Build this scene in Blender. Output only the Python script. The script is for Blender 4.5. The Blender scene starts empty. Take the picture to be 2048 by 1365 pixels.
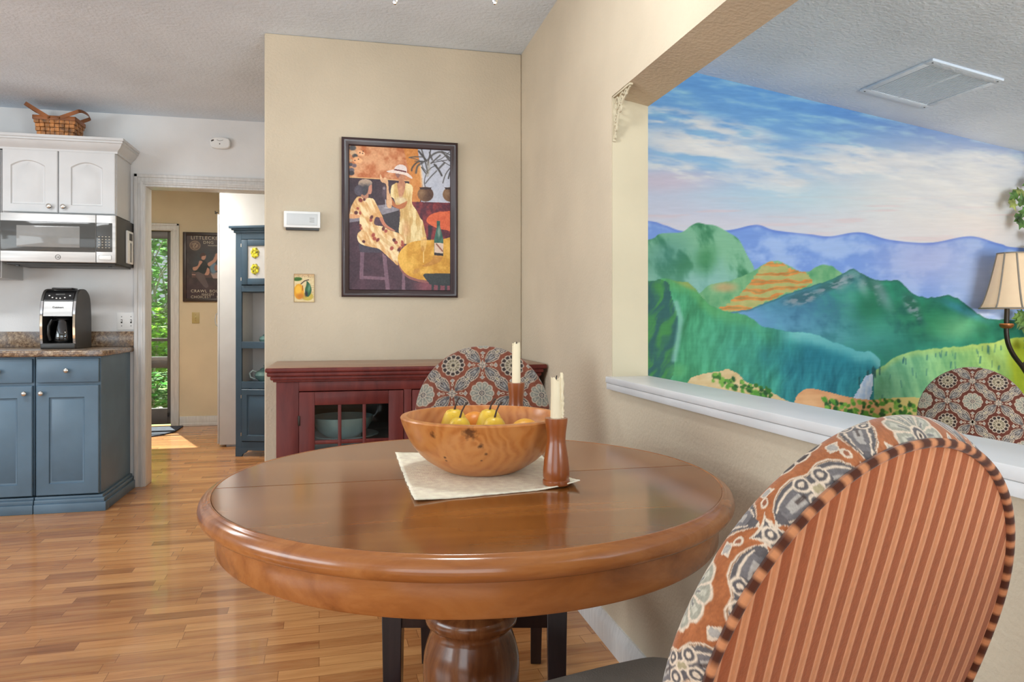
import bpy, bmesh, math, random
import numpy as np
from mathutils import Vector, Matrix

random.seed(7)
PI = math.pi
SC = bpy.context.scene
COL = SC.collection

# ------------------------------------------------------------------ camera model (used to place things at measured points)
F = 1450.0; CX = 1024.0; HY = 640.0; H = 1.095
TH = math.atan(332 / F); SN, CS = math.sin(TH), math.cos(TH)

def ray(px, py):
    u = (px - CX) / F; v = (HY - py) / F
    return (SN + u * CS, CS - u * SN, v)
def on_y(px, py, Y):
    d = ray(px, py); t = Y / d[1]; return Vector((d[0] * t, Y, H + d[2] * t))
def on_x(px, py, X):
    d = ray(px, py); t = X / d[0]; return Vector((X, d[1] * t, H + d[2] * t))
def on_z(px, py, Z):
    d = ray(px, py); t = (Z - H) / d[2]; return Vector((d[0] * t, d[1] * t, Z))
def at_depth(px, f, z):
    r = (px - CX) / F * f
    return Vector((f * SN + r * CS, f * CS - r * SN, z))

def lin(c):
    return tuple(((x / 255.0) / 12.92 if x / 255.0 <= 0.04045 else ((x / 255.0 + 0.055) / 1.055) ** 2.4) for x in c)
def nlin(a):
    a = np.clip(a / 255.0, 0, 1)
    return np.where(a <= 0.04045, a / 12.92, ((a + 0.055) / 1.055) ** 2.4)

# ------------------------------------------------------------------ mesh builder
class MB:
    def __init__(s):
        s.v = []; s.f = []; s.uv = None
    def add(s, vs, fs):
        b = len(s.v); s.v.extend([tuple(v) for v in vs]); s.f.extend([tuple(b + i for i in f) for f in fs]); return s
    def box(s, x0, x1, y0, y1, z0, z1, bev=0.0, seg=2, rot=None, org=None):
        bm = bmesh.new(); bmesh.ops.create_cube(bm, size=1.0)
        for v in bm.verts:
            v.co = Vector((x0 + (v.co.x + .5) * (x1 - x0), y0 + (v.co.y + .5) * (y1 - y0), z0 + (v.co.z + .5) * (z1 - z0)))
        if bev > 0:
            bmesh.ops.bevel(bm, geom=list(bm.edges), offset=bev, segments=seg, affect='EDGES', profile=.5)
        s.bm(bm, rot, org); return s
    def bm(s, bm, rot=None, org=None):
        bm.verts.index_update()
        vs = [v.co.copy() for v in bm.verts]
        if rot is not None:
            o = Vector(org or (0, 0, 0)); vs = [rot @ (v - o) + o for v in vs]
        s.add(vs, [[v.index for v in f.verts] for f in bm.faces]); bm.free()
    def hexa(s, p):
        """eight corners: bottom four (ccw), top four"""
        s.add(p, [(3, 2, 1, 0), (4, 5, 6, 7), (0, 1, 5, 4), (1, 2, 6, 5), (2, 3, 7, 6), (3, 0, 4, 7)]); return s
    def lathe(s, prof, seg=48, c=(0, 0, 0), closed=False):
        vs = []; fs = []; n = len(prof)
        for i in range(seg):
            a = 2 * PI * i / seg
            for r, z in prof: vs.append((c[0] + r * math.cos(a), c[1] + r * math.sin(a), c[2] + z))
        for i in range(seg):
            j = (i + 1) % seg
            for k in range(n - 1 + (1 if closed else 0)):
                k2 = (k + 1) % n
                fs.append((i * n + k, j * n + k, j * n + k2, i * n + k2))
        if not closed:
            if prof[0][0] > 1e-6: fs.append([i * n for i in range(seg)][::-1])
            if prof[-1][0] > 1e-6: fs.append([i * n + n - 1 for i in range(seg)])
        s.add(vs, fs); return s
    def tube(s, pts, r, seg=8, closed=False, caps=True):
        pts = [Vector(p) for p in pts]; n = len(pts)
        rs = r if isinstance(r, (list, tuple)) else [r] * n
        vs = []; fs = []; up = None
        for i in range(n):
            a = pts[(i - 1) % n] if (closed or i > 0) else pts[i]
            b = pts[(i + 1) % n] if (closed or i < n - 1) else pts[i]
            t = (b - a).normalized()
            if up is None:
                up = Vector((0, 0, 1)) if abs(t.z) < .9 else Vector((1, 0, 0))
            x = up.cross(t)
            if x.length < 1e-5: x = Vector((1, 0, 0)).cross(t)
            x.normalize(); y = t.cross(x); up = y
            for k in range(seg):
                an = 2 * PI * k / seg
                vs.append(pts[i] + x * math.cos(an) * rs[i] + y * math.sin(an) * rs[i])
        m = n if closed else n - 1
        for i in range(m):
            j = (i + 1) % n
            for k in range(seg):
                k2 = (k + 1) % seg
                fs.append((i * seg + k, i * seg + k2, j * seg + k2, j * seg + k))
        if caps and not closed:
            fs.append(list(range(seg))[::-1]); fs.append([(n - 1) * seg + k for k in range(seg)])
        s.add(vs, fs); return s
    def sphere(s, c, rx, ry=None, rz=None, u=20, v=12):
        ry = ry or rx; rz = rz or rx; vs = []; fs = []
        vs.append((c[0], c[1], c[2] - rz))
        for i in range(1, v):
            t = -PI / 2 + PI * i / v
            for j in range(u):
                p = 2 * PI * j / u
                vs.append((c[0] + rx * math.cos(t) * math.cos(p), c[1] + ry * math.cos(t) * math.sin(p), c[2] + rz * math.sin(t)))
        vs.append((c[0], c[1], c[2] + rz)); top = len(vs) - 1
        for j in range(u):
            k = (j + 1) % u
            fs.append((0, 1 + k, 1 + j)); fs.append((top, 1 + (v - 2) * u + j, 1 + (v - 2) * u + k))
            for i in range(v - 2):
                fs.append((1 + i * u + j, 1 + i * u + k, 1 + (i + 1) * u + k, 1 + (i + 1) * u + j))
        s.add(vs, fs); return s
    def prism(s, poly, d0, d1, axis='y'):
        """poly of (a, b): extruded along axis. axis y: (x, z); axis x: (y, z); axis z: (x, y)"""
        def mk(p, d):
            return {'y': (p[0], d, p[1]), 'x': (d, p[0], p[1]), 'z': (p[0], p[1], d)}[axis]
        n = len(poly); vs = [mk(p, d0) for p in poly] + [mk(p, d1) for p in poly]
        fs = [list(range(n)), list(range(n, 2 * n))[::-1]]
        for i in range(n):
            j = (i + 1) % n; fs.append((i, i + n, j + n, j))
        s.add(vs, fs); return s
    def build(s, name, m, parent=None, smooth=35, bev=0, world=True):
        me = bpy.data.meshes.new(name)
        me.from_pydata([tuple(v) for v in s.v], [], [tuple(f) for f in s.f]); me.validate()
        bm = bmesh.new(); bm.from_mesh(me); bmesh.ops.recalc_face_normals(bm, faces=bm.faces); bm.to_mesh(me); bm.free()
        return link(name, me, m, parent, smooth, bev, world)

def link(name, me, m, parent=None, smooth=35, bev=0, world=True):
    o = bpy.data.objects.new(name, me); COL.objects.link(o)
    if m is not None: me.materials.append(m)
    if smooth:
        me.shade_smooth(); me.set_sharp_from_angle(angle=math.radians(smooth))
    if bev:
        b = o.modifiers.new('bevel', 'BEVEL'); b.width = bev; b.segments = 2; b.limit_method = 'ANGLE'; b.angle_limit = math.radians(40)
    if parent is not None:
        o.parent = parent
        if world: o.matrix_parent_inverse = inv(parent)
    return o

def wm(o):
    M = o.matrix_basis.copy()
    if o.parent is not None: M = wm(o.parent) @ o.matrix_parent_inverse @ M
    return M
def inv(o): return wm(o).inverted()

def thing(name, label, cat, loc=(0, 0, 0), rz=0, group=None):
    o = bpy.data.objects.new(name, None); COL.objects.link(o)
    o.location = loc; o.rotation_euler = (0, 0, rz); o.empty_display_size = .05
    return tag(o, label, cat, group)
def tag(o, label, cat, group=None):
    o['label'] = label; o['category'] = cat
    if group: o['group'] = group
    return o
def struct(name, mb, m, parent=None, **k):
    o = mb.build(name, m, parent, **k)
    if parent is None: o['kind'] = 'structure'
    return o

def copy_tree(o, parent=None):
    c = o.copy(); COL.objects.link(c)
    if parent is not None: c.parent = parent
    for ch in list(o.children): copy_tree(ch, c)
    return c

def text_mesh(body, size, align='LEFT', extrude=0.0006, space=1.0):
    cu = bpy.data.curves.new('lettering', 'FONT'); cu.body = body; cu.size = size; cu.align_x = align
    cu.extrude = extrude; cu.space_character = space; cu.resolution_u = 3
    o = bpy.data.objects.new('lettering_source', cu); COL.objects.link(o)
    dg = bpy.context.evaluated_depsgraph_get(); dg.update()
    me = bpy.data.meshes.new_from_object(o.evaluated_get(dg))
    bpy.data.objects.remove(o); bpy.data.curves.remove(cu)
    return me
def text_on_y(name, body, size, x, y, z, m, parent, align='LEFT', sx=1.0, space=1.0):
    """lettering standing on a plane that faces -y"""
    me = text_mesh(body, size, align, space=space)
    me.transform(Matrix.Translation((x, y, z)) @ Matrix.Rotation(PI / 2, 4, 'X') @ Matrix.Scale(sx, 4, (1, 0, 0)))
    me.name = name
    return link(name, me, m, parent, smooth=0)

# ------------------------------------------------------------------ materials
def newmat(name):
    m = bpy.data.materials.new(name); m.use_nodes = True
    nt = m.node_tree; return m, nt, nt.nodes['Principled BSDF']
def N(nt, t, **k):
    n = nt.nodes.new(t)
    for a, b in k.items(): setattr(n, a, b)
    return n
def ramp(nt, fac, stops):
    r = N(nt, 'ShaderNodeValToRGB'); e = r.color_ramp.elements
    while len(e) < len(stops): e.new(.5)
    for i, (p, c) in enumerate(stops):
        e[i].position = p; e[i].color = (*lin(c), 1)
    nt.links.new(fac, r.inputs[0]); return r.outputs[0]
def coords(nt, scale=(1, 1, 1), rot=(0, 0, 0), kind='Object', loc=(0, 0, 0)):
    t = N(nt, 'ShaderNodeTexCoord'); mp = N(nt, 'ShaderNodeMapping')
    mp.inputs['Scale'].default_value = scale; mp.inputs['Rotation'].default_value = rot; mp.inputs['Location'].default_value = loc
    nt.links.new(t.outputs[kind], mp.inputs[0]); return mp.outputs[0]
def noise(nt, vec, scale=5, detail=3, rough=.5, dist=0):
    n = N(nt, 'ShaderNodeTexNoise'); n.inputs['Scale'].default_value = scale; n.inputs['Detail'].default_value = detail
    n.inputs['Roughness'].default_value = rough; n.inputs['Distortion'].default_value = dist
    nt.links.new(vec, n.inputs['Vector']); return n.outputs['Fac']
def bump(nt, b, h, strength=.3, dist=.01):
    n = N(nt, 'ShaderNodeBump'); n.inputs['Strength'].default_value = strength; n.inputs['Distance'].default_value = dist
    nt.links.new(h, n.inputs['Height']); nt.links.new(n.outputs[0], b.inputs['Normal'])
def mixc(nt, fac, a, b, mode='MIX'):
    n = N(nt, 'ShaderNodeMix', data_type='RGBA', blend_type=mode)
    if isinstance(fac, (int, float)): n.inputs[0].default_value = fac
    else: nt.links.new(fac, n.inputs[0])
    for i, x in ((6, a), (7, b)):
        if isinstance(x, tuple): n.inputs[i].default_value = (*lin(x), 1)
        else: nt.links.new(x, n.inputs[i])
    return n.outputs[2]
def math_(nt, op, a, b=None):
    n = N(nt, 'ShaderNodeMath', operation=op)
    for i, x in ((0, a), (1, b)):
        if x is None: continue
        if isinstance(x, (int, float)): n.inputs[i].default_value = x
        else: nt.links.new(x, n.inputs[i])
    return n.outputs[0]

def M_plain(name, c, rough=.5, metal=0, var=.06, vscale=6, bmp=0, bscale=120, coat=0, spec=None, stretch=(1, 1, 1), sheen=0):
    m, nt, b = newmat(name)
    v = coords(nt, stretch)
    n = noise(nt, v, vscale, 4)
    d = tuple(max(0, x * (1 - var * 1.6)) for x in c); l = tuple(min(255, x * (1 + var)) for x in c)
    nt.links.new(ramp(nt, n, [(.3, d), (.7, l)]), b.inputs['Base Color'])
    b.inputs['Roughness'].default_value = rough; b.inputs['Metallic'].default_value = metal
    if coat: b.inputs['Coat Weight'].default_value = coat; b.inputs['Coat Roughness'].default_value = .08
    if spec is not None: b.inputs['Specular IOR Level'].default_value = spec
    if sheen: b.inputs['Sheen Weight'].default_value = sheen; b.inputs['Sheen Roughness'].default_value = .4
    if bmp: bump(nt, b, noise(nt, v, bscale, 3), bmp, .004)
    return m

def M_wood(name, dark, mid, light, axis='x', scale=1.0, rough=.35, coat=0.0, streak=14, spec=.5, fine=.35, bm=.05, det=6):
    m, nt, b = newmat(name)
    st = {'x': (1.2, streak, streak), 'y': (streak, 1.2, streak), 'z': (streak, streak, 1.2)}[axis]
    v = coords(nt, tuple(s * scale for s in st))
    n1 = noise(nt, v, 1.3, det, .62, .8)
    v2 = coords(nt, tuple(s * scale * 3.5 for s in st))
    n2 = noise(nt, v2, 2.5, 4, .6, .2)
    c1 = ramp(nt, n1, [(.28, dark), (.5, mid), (.72, light)])
    c2 = mixc(nt, math_(nt, 'MULTIPLY', ramp_f(nt, n2, .55, .75), fine), c1, dark)
    nt.links.new(c2, b.inputs['Base Color'])
    b.inputs['Roughness'].default_value = rough; b.inputs['Specular IOR Level'].default_value = spec
    if coat: b.inputs['Coat Weight'].default_value = coat; b.inputs['Coat Roughness'].default_value = .12
    if bm: bump(nt, b, n2, bm, .002)
    return m
def ramp_f(nt, f, a, b):
    n = N(nt, 'ShaderNodeMapRange'); n.inputs[1].default_value = a; n.inputs[2].default_value = b
    nt.links.new(f, n.inputs[0]); return n.outputs[0]

def M_attr(name, rough=.6, bmp=0, bscale=300, var=0, spec=.3, sheen=0):
    m, nt, b = newmat(name)
    a = N(nt, 'ShaderNodeAttribute', attribute_name='Col')
    col = a.outputs['Color']
    if var:
        n = noise(nt, coords(nt), 60, 3)
        col = mixc(nt, var, col, ramp(nt, n, [(.2, (90, 90, 90)), (.8, (255, 255, 255))]), 'MULTIPLY')
    nt.links.new(col, b.inputs['Base Color'])
    b.inputs['Roughness'].default_value = rough; b.inputs['Specular IOR Level'].default_value = spec
    if sheen: b.inputs['Sheen Weight'].default_value = sheen
    if bmp: bump(nt, b, noise(nt, coords(nt), bscale, 3), bmp, .002)
    return m

def M_glass(name, tint=(235, 240, 238), refl=.12, rough=.02):
    m, nt, b = newmat(name); nt.nodes.remove(b)
    out = nt.nodes['Material Output']
    t = N(nt, 'ShaderNodeBsdfTransparent'); t.inputs[0].default_value = (*lin(tint), 1)
    g = N(nt, 'ShaderNodeBsdfGlossy'); g.inputs['Roughness'].default_value = rough
    fr = N(nt, 'ShaderNodeLayerWeight'); fr.inputs[0].default_value = .5
    f2 = math_(nt, 'ADD', math_(nt, 'MULTIPLY', math_(nt, 'POWER', fr.outputs['Facing'], 4.0), .8), .025 + refl * .3)
    mx = N(nt, 'ShaderNodeMixShader'); nt.links.new(f2, mx.inputs[0]); nt.links.new(t.outputs[0], mx.inputs[1]); nt.links.new(g.outputs[0], mx.inputs[2])
    nt.links.new(mx.outputs[0], out.inputs[0]); return m

def M_emit(name, c, strength, diffuse=(230, 220, 200)):
    m, nt, b = newmat(name)
    n = noise(nt, coords(nt), 40, 3)
    nt.links.new(ramp(nt, n, [(.3, tuple(x * .93 for x in c)), (.7, c)]), b.inputs['Emission Color'])
    b.inputs['Base Color'].default_value = (*lin(diffuse), 1); b.inputs['Emission Strength'].default_value = strength
    b.inputs['Roughness'].default_value = .8
    return m

def M_wall(name, c, bmp=.5, bscale=90, var=.025):
    return M_plain(name, c, rough=.85, var=var, vscale=2.2, bmp=bmp, bscale=bscale, spec=.2)

def M_floor(name):
    m, nt, b = newmat(name)
    v = coords(nt, (1, 1, 1), (0, 0, math.radians(-2.0)))
    br = N(nt, 'ShaderNodeTexBrick')
    br.offset = .37; br.offset_frequency = 2; br.squash = .72; br.squash_frequency = 3
    br.inputs['Color1'].default_value = (0, 0, 0, 1); br.inputs['Color2'].default_value = (1, 1, 1, 1); br.inputs['Mortar'].default_value = (.3, .3, .3, 1)
    br.inputs['Scale'].default_value = 1.0; br.inputs['Mortar Size'].default_value = .0009; br.inputs['Mortar Smooth'].default_value = .2
    br.inputs['Bias'].default_value = 0; br.inputs['Brick Width'].default_value = .46; br.inputs['Row Height'].default_value = .064
    nt.links.new(v, br.inputs['Vector'])
    sep = N(nt, 'ShaderNodeSeparateColor'); nt.links.new(br.outputs['Color'], sep.inputs[0]); rnd = sep.outputs[0]
    # shift the grain per plank
    vv = N(nt, 'ShaderNodeVectorMath', operation='MULTIPLY_ADD')
    nt.links.new(rnd, vv.inputs[0]); vv.inputs[1].default_value = (3.1, 17.0, 5.0); nt.links.new(v, vv.inputs[2])
    mp = N(nt, 'ShaderNodeMapping'); mp.inputs['Scale'].default_value = (2.6, 26, 1); nt.links.new(vv.outputs[0], mp.inputs[0])
    g = noise(nt, mp.outputs[0], 1.0, 6, .62, .9)
    base = ramp(nt, rnd, [(0.0, (122, 72, 38)), (.22, (188, 128, 76)), (.5, (214, 158, 100)), (.72, (158, 100, 56)), (.85, (204, 144, 88)), (1.0, (136, 84, 46))])
    gr = ramp(nt, g, [(.28, (112, 64, 32)), (.42, (182, 120, 68)), (.55, (208, 148, 90)), (.75, (226, 172, 114))])
    c = mixc(nt, .42, base, gr)
    mp2 = N(nt, 'ShaderNodeMapping'); mp2.inputs['Scale'].default_value = (1.6, 60, 1); nt.links.new(vv.outputs[0], mp2.inputs[0])
    g2 = noise(nt, mp2.outputs[0], 2.0, 5, .7, .4)
    c = mixc(nt, math_(nt, 'MULTIPLY', ramp_f(nt, g2, .58, .72), .55), c, (110, 66, 38))
    c = mixc(nt, math_(nt, 'MULTIPLY', br.outputs['Fac'], .8), c, (95, 58, 34))
    nt.links.new(c, b.inputs['Base Color'])
    b.inputs['Roughness'].default_value = .26; b.inputs['Specular IOR Level'].default_value = .4
    b.inputs['Coat Weight'].default_value = .3; b.inputs['Coat Roughness'].default_value = .04
    bump(nt, b, g2, .03, .001)
    return m

def M_granite(name):
    m, nt, b = newmat(name)
    v = coords(nt)
    n1 = noise(nt, v, 55, 5, .75); n2 = noise(nt, v, 9, 3); vo = N(nt, 'ShaderNodeTexVoronoi'); vo.inputs['Scale'].default_value = 90
    nt.links.new(v, vo.inputs[0])
    c = ramp(nt, n1, [(.3, (52, 42, 36)), (.45, (120, 94, 72)), (.58, (168, 142, 112)), (.72, (196, 180, 156))])
    c = mixc(nt, ramp_f(nt, n2, .45, .7), c, mixc(nt, .55, c, (128, 134, 142)))
    c = mixc(nt, math_(nt, 'MULTIPLY', ramp_f(nt, vo.outputs[0], .32, .12), .5), c, (58, 44, 38))
    nt.links.new(c, b.inputs['Base Color']); b.inputs['Roughness'].default_value = .22
    return m

MW = {}
MW['cream'] = M_wall('cream_wall_paint', (204, 189, 166))
MW['cream_smooth'] = M_wall('cream_jamb_paint', (190, 178, 152), bmp=.08)
MW['grey'] = M_wall('pale_grey_wall_paint', (232, 231, 230), bmp=.12)
MW['tan'] = M_wall('tan_hall_paint', (220, 204, 174), bmp=.1)
MW['ceil'] = M_wall('white_textured_ceiling', (222, 234, 247), bmp=1.0, bscale=60)
MW['trim'] = M_plain('white_trim_paint', (212, 211, 209), .4, var=.03, vscale=9, stretch=(8, 8, 1))
MW['sill'] = M_plain('white_sill_paint', (222, 222, 222), .35, var=.02)
MW['white_cab'] = M_plain('white_cabinet_paint', (206, 206, 206), .42, var=.015)
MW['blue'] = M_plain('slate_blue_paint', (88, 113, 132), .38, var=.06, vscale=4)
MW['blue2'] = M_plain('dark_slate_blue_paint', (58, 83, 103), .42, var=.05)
MW['granite'] = M_granite('brown_speckled_laminate')
MW['nickel'] = M_plain('brushed_nickel', (205, 200, 192), .28, 1, var=.04)
MW['steel'] = M_plain('stainless_steel', (206, 205, 203), .42, .5, var=.05, vscale=3, stretch=(1, 6, 14))
MW['chrome'] = M_plain('chrome', (225, 225, 225), .08, 1, var=.02)
MW['black'] = M_plain('black_plastic', (26, 26, 27), .3, var=.08)
MW['char'] = M_plain('charcoal_plastic', (58, 56, 54), .45, var=.06)
MW['darkglass'] = M_plain('dark_oven_glass', (84, 84, 82), .08, var=.03, spec=.3)
MW['midglass'] = M_plain('grey_oven_window', (142, 141, 138), .08, var=.03, spec=.3)
MW['panel_grey'] = M_plain('pale_vent_grey', (176, 177, 178), .6, var=.02)
MW['white'] = M_plain('white_plastic', (236, 236, 234), .4, var=.015)
MW['offwhite'] = M_plain('ivory_plastic', (190, 170, 112), .4, var=.03)
MW['floor'] = M_floor('laminate_strip_floor')
MW['table_top'] = M_wood('table_top_wood', (114, 66, 24), (132, 78, 32), (148, 92, 42), 'x', .8, .15, .15, 8, .4, .03, 0, 2)
MW['table_rim'] = M_wood('table_rim_wood', (128, 70, 30), (162, 98, 48), (184, 120, 66), 'x', 1.4, .2, .2, 8, .5, .3, 0)
MW['pedestal'] = M_wood('pedestal_wood', (70, 38, 20), (112, 64, 34), (142, 88, 50), 'z', 1.6, .2, .35, 9)
MW['espresso'] = M_wood('espresso_wood', (26, 17, 18), (38, 25, 26), (50, 34, 34), 'z', 1.0, .28, .2, 12)
MW['red'] = M_wood('barn_red_painted_wood', (80, 27, 24), (103, 40, 35), (119, 50, 43), 'z', 1.2, .45, .04, 10, .3)
MW['red_top'] = M_wood('worn_cabinet_top', (112, 74, 58), (150, 112, 88), (176, 140, 112), 'x', 1.5, .35, .15, 16)
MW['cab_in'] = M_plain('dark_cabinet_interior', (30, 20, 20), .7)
MW['bowl'] = M_wood('turned_bowl_wood', (150, 92, 40), (190, 128, 66), (216, 160, 96), 'x', 3.0, .3, .25, 4)
MW['cstick'] = M_wood('candlestick_wood', (122, 60, 24), (142, 74, 32), (160, 90, 42), 'z', 2.0, .28, .25, 4, .5, .05, 0, 2)
MW['wax'] = M_plain('ivory_wax', (230, 214, 180), .5, var=.03)
MW['wick'] = M_plain('burnt_wick', (25, 22, 20), .9)
MW['linen'] = M_plain('cream_linen', (252, 240, 216), .9, var=.04, vscale=60, bmp=.4, bscale=500, spec=.1)
MW['taupe'] = M_plain('dark_taupe_seat_cloth', (156, 146, 136), .8, var=.06, bmp=.2, bscale=300, spec=.2)
MW['frame'] = M_plain('dark_burgundy_frame', (52, 32, 34), .32, var=.08, coat=.2)
MW['shade'] = M_emit('lit_linen_shade', (255, 206, 158), .36, (214, 194, 164))
MW['shade_rib'] = M_plain('grey_shade_trim', (150, 140, 128), .8)
MW['bronze'] = M_plain('dark_bronze', (52, 46, 40), .4, .6)
MW['gold'] = M_plain('antique_gold', (136, 88, 48), .4, .5)
MW['leaf'] = M_plain('ivy_leaf', (78, 112, 52), .5, var=.3, vscale=25)
MW['wicker'] = M_plain('honey_woven_splint', (176, 116, 62), .5, var=.25, vscale=30)
MW['wicker_dark'] = M_plain('brown_splint', (150, 88, 40), .5, var=.15, vscale=12)
MW['celadon'] = M_plain('celadon_glaze', (106, 140, 138), .15, var=.1, vscale=10, coat=.3)
MW['paleblue'] = M_plain('pale_blue_glaze', (172, 194, 198), .15, var=.06, coat=.3)
MW['mat'] = M_plain('dark_blue_grey_mat', (62, 68, 84), .85, var=.15, vscale=30)
MW['glass'] = M_glass('clear_glass')
MW['cabglass'] = M_glass('cabinet_glass', (235, 240, 238), 0)
MW['carafe'] = M_glass('dark_carafe_glass', (120, 120, 122), .3)
MW['letter'] = M_plain('cream_lettering', (206, 194, 172), .7)
MW['grass'] = M_plain('lawn_grass', (128, 166, 84), .9, var=.2, vscale=8)
MW['foliage'] = M_plain('soft_green_foliage', (124, 168, 98), .6, var=.45, vscale=5)  # leaf green of the garden tree
MW['foliage_dark'] = M_plain('deep_green_foliage', (70, 128, 60), .6, var=.5, vscale=7)  # deeper leaf green of the low bed plants
def leafy(m):
    nt = m.node_tree; b = nt.nodes['Principled BSDF']; out = nt.nodes['Material Output']
    tr = N(nt, 'ShaderNodeBsdfTranslucent'); nt.links.new(b.inputs['Base Color'].links[0].from_socket, tr.inputs[0])
    mx = N(nt, 'ShaderNodeMixShader'); mx.inputs[0].default_value = .5
    nt.links.new(b.outputs[0], mx.inputs[1]); nt.links.new(tr.outputs[0], mx.inputs[2]); nt.links.new(mx.outputs[0], out.inputs[0]); return m
leafy(MW['foliage']); leafy(MW['foliage_dark'])
MW['bark'] = M_plain('pale_grey_bark', (176, 172, 164), .8, var=.1)
MW['stone'] = M_plain('pale_garden_stone', (190, 184, 186), .9, var=.2, vscale=9)
MW['darkmetal'] = M_plain('dark_bronze_door_frame', (98, 96, 94), .45, .3)
MW['shadow_gap'] = M_plain('dark_gap', (30, 28, 28), .9)
# ================================================================== THE SETTING
XW = 0.866; YB = 3.565; YK = 5.185; YH = 8.03; CE = 2.44; YM = 3.36; ZL = -0.13
XBL = -0.372                       # left end of the wall behind the table
def ceil_z(x): return 2.342 - 0.1463 * (x - 1.732)

struct('floor', MB().box(-4.6, XW + .13, -3.0, YH + .12, -.12, 0), MW['floor'])
struct('floor_sunroom', MB().box(XW + .13, 5.2, -3.0, YM + .12, ZL - .1, ZL), MW['floor'])
struct('ceiling', MB().box(-4.6, XW + .065, -3.0, YH + .12, CE, CE + .1), MW['ceil'])
x0, x1 = XW + .065, 5.2
struct('ceiling_sunroom', MB().hexa([(x0, -3, ceil_z(x0)), (x1, -3, ceil_z(x1)), (x1, YM + .12, ceil_z(x1)), (x0, YM + .12, ceil_z(x0)),
                             (x0, -3, ceil_z(x0) + .1), (x1, -3, ceil_z(x1) + .1), (x1, YM + .12, ceil_z(x1) + .1), (x0, YM + .12, ceil_z(x0) + .1)]), MW['ceil'])
# wall behind the table: the end of a closed block that reaches back to the kitchen wall
struct('wall_back', MB().box(XBL, XW, YB, YK, 0, CE), MW['cream'], bev=.006)
# wall on the right with the pass-through
YJ = 2.289; YE = -0.6; T = .13
w = MB()
w.box(XW, XW + T, YJ, YB + .02, -.13, CE)
w.box(XW, XW + T, YE, YJ, -.13, .865)
w.hexa([(XW, YE, 1.842), (XW + T, YE, 1.817), (XW + T, YJ, 1.817), (XW, YJ, 1.842), (XW, YE, CE + .02), (XW + T, YE, CE + .02), (XW + T, YJ, CE + .02), (XW, YJ, CE + .02)])
w.box(XW, XW + T, -3.0, YE, -.13, CE)
struct('wall_right', w, MW['cream'])
struct('trim_1', MB().box(XW + .0015, XW + T - .001, YJ - .003, YJ - .0002, .9, 1.83), MW['cream_smooth'])
sl = MB(); sl.box(XW - .018, XW + T + .008, YE + .02, YJ + .012, .8845, .905, .0025); sl.box(XW - .0155, XW + .002, YE + .02, YJ + .010, .863, .884, .002)
so = struct('trim_2', sl, MW['sill'])
bb = MB(); 

prof = [(XW - .016, 0), (XW, 0), (XW, .098), (XW - .006, .098), (XW - .009, .086), (XW - .014, .072), (XW - .016, .062)]
n = len(prof); vs = [(p[0], -2.9, p[1]) for p in prof] + [(p[0], 3.09, p[1]) for p in prof]
bb.add(vs, [list(range(n)), list(range(n, 2 * n))[::-1]] + [(i, i + n, (i + 1) % n + n, (i + 1) % n) for i in range(n)])
struct('baseboard_right', bb, MW['trim'])
# kitchen wall with the doorway
XD0, XD1, ZD = -1.284, -.452, 1.985
w = MB(); w.box(-4.6, XD0, YK, YK + .12, 0, CE); w.box(XD0, XD1, YK, YK + .12, ZD, CE); w.box(XD1, XBL + .02, YK, YK + .12, 0, CE)
struct('wall_kitchen', w, MW['grey'])
cs = MB()
def casing(mb, xa, xb, yf, z1, wd, th=.018):
    """flat door casing with a raised outer band, on a wall face at yf that faces -y"""
    for sx, xx in ((-1, xa), (1, xb)):
        a, b = sorted((xx, xx + sx * wd))
        mb.box(a, b, yf - th, yf, 0, z1, .003)
        e0, e1 = sorted((xx + sx * (wd - .022), xx + sx * wd))
        mb.box(e0, e1, yf - th - .007, yf - th + .001, 0, z1 + wd, .003)
        i0, i1 = sorted((xx + sx * .012, xx + sx * .03)); mb.box(i0, i1, yf - th - .004, yf - th + .001, 0, z1 + .02, .002)
    mb.box(xa - wd, xb + wd, yf - th, yf, z1, z1 + wd, .003)
    mb.box(xa - wd, xb + wd, yf - th - .007, yf - th + .001, z1 + wd - .022, z1 + wd, .003)
    mb.box(xa - .02, xb + .02, yf - th - .004, yf - th + .001, z1 + .012, z1 + .03, .002)
casing(cs, XD0, XD1, YK, ZD, .066)
cs.box(XD0 - .004, XD0 + .003, YK - .01, YK + .135, 0, ZD, .002); cs.box(XD1 - .014, XD1 + .002, YK - .01, YK + .135, 0, ZD, .002); cs.box(XD0, XD1, YK - .01, YK + .135, ZD - .014, ZD + .002, .002)
struct('trim_3', cs, MW['trim'])
# hall behind the doorway
XG0, XG1, ZG = -2.62, -1.742, 2.008
w = MB(); w.box(XG1, 1.2, YH, YH + .12, 0, CE); w.box(-3.4, XG0, YH, YH + .12, 0, CE); w.box(XG0, XG1, YH, YH + .12, ZG, CE)
struct('wall_hall', w, MW['tan'])
struct('wall_hall_left', MB().box(-3.5, -3.4, YK + .12, YH + .12, 0, CE), MW['tan'])
struct('wall_hall_right', MB().box(-.37, -.25, YK + .12, YH, 0, CE), MW['tan'])
cs = MB(); casing(cs, XG0, XG1, YH, ZG, .072); cs.box(XG1 - .01, XG1 + .006, YH - .005, YH + .12, 0, ZG, .002); cs.box(XG0 - .006, XG0 + .01, YH - .005, YH + .12, 0, ZG, .002)
struct('trim_4', cs, MW['trim'])
struct('baseboard_hall', MB().box(XG1 + .075, -.37, YH - .016, YH, 0, .1, .004).box(XG1 + .075, -.37, YH - .02, YH - .014, .0, .03, .002), MW['trim'])
struct('baseboard_back', MB().box(XBL, -.29, YB - .014, YB, 0, .09, .003), MW['cream_smooth'])
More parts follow.
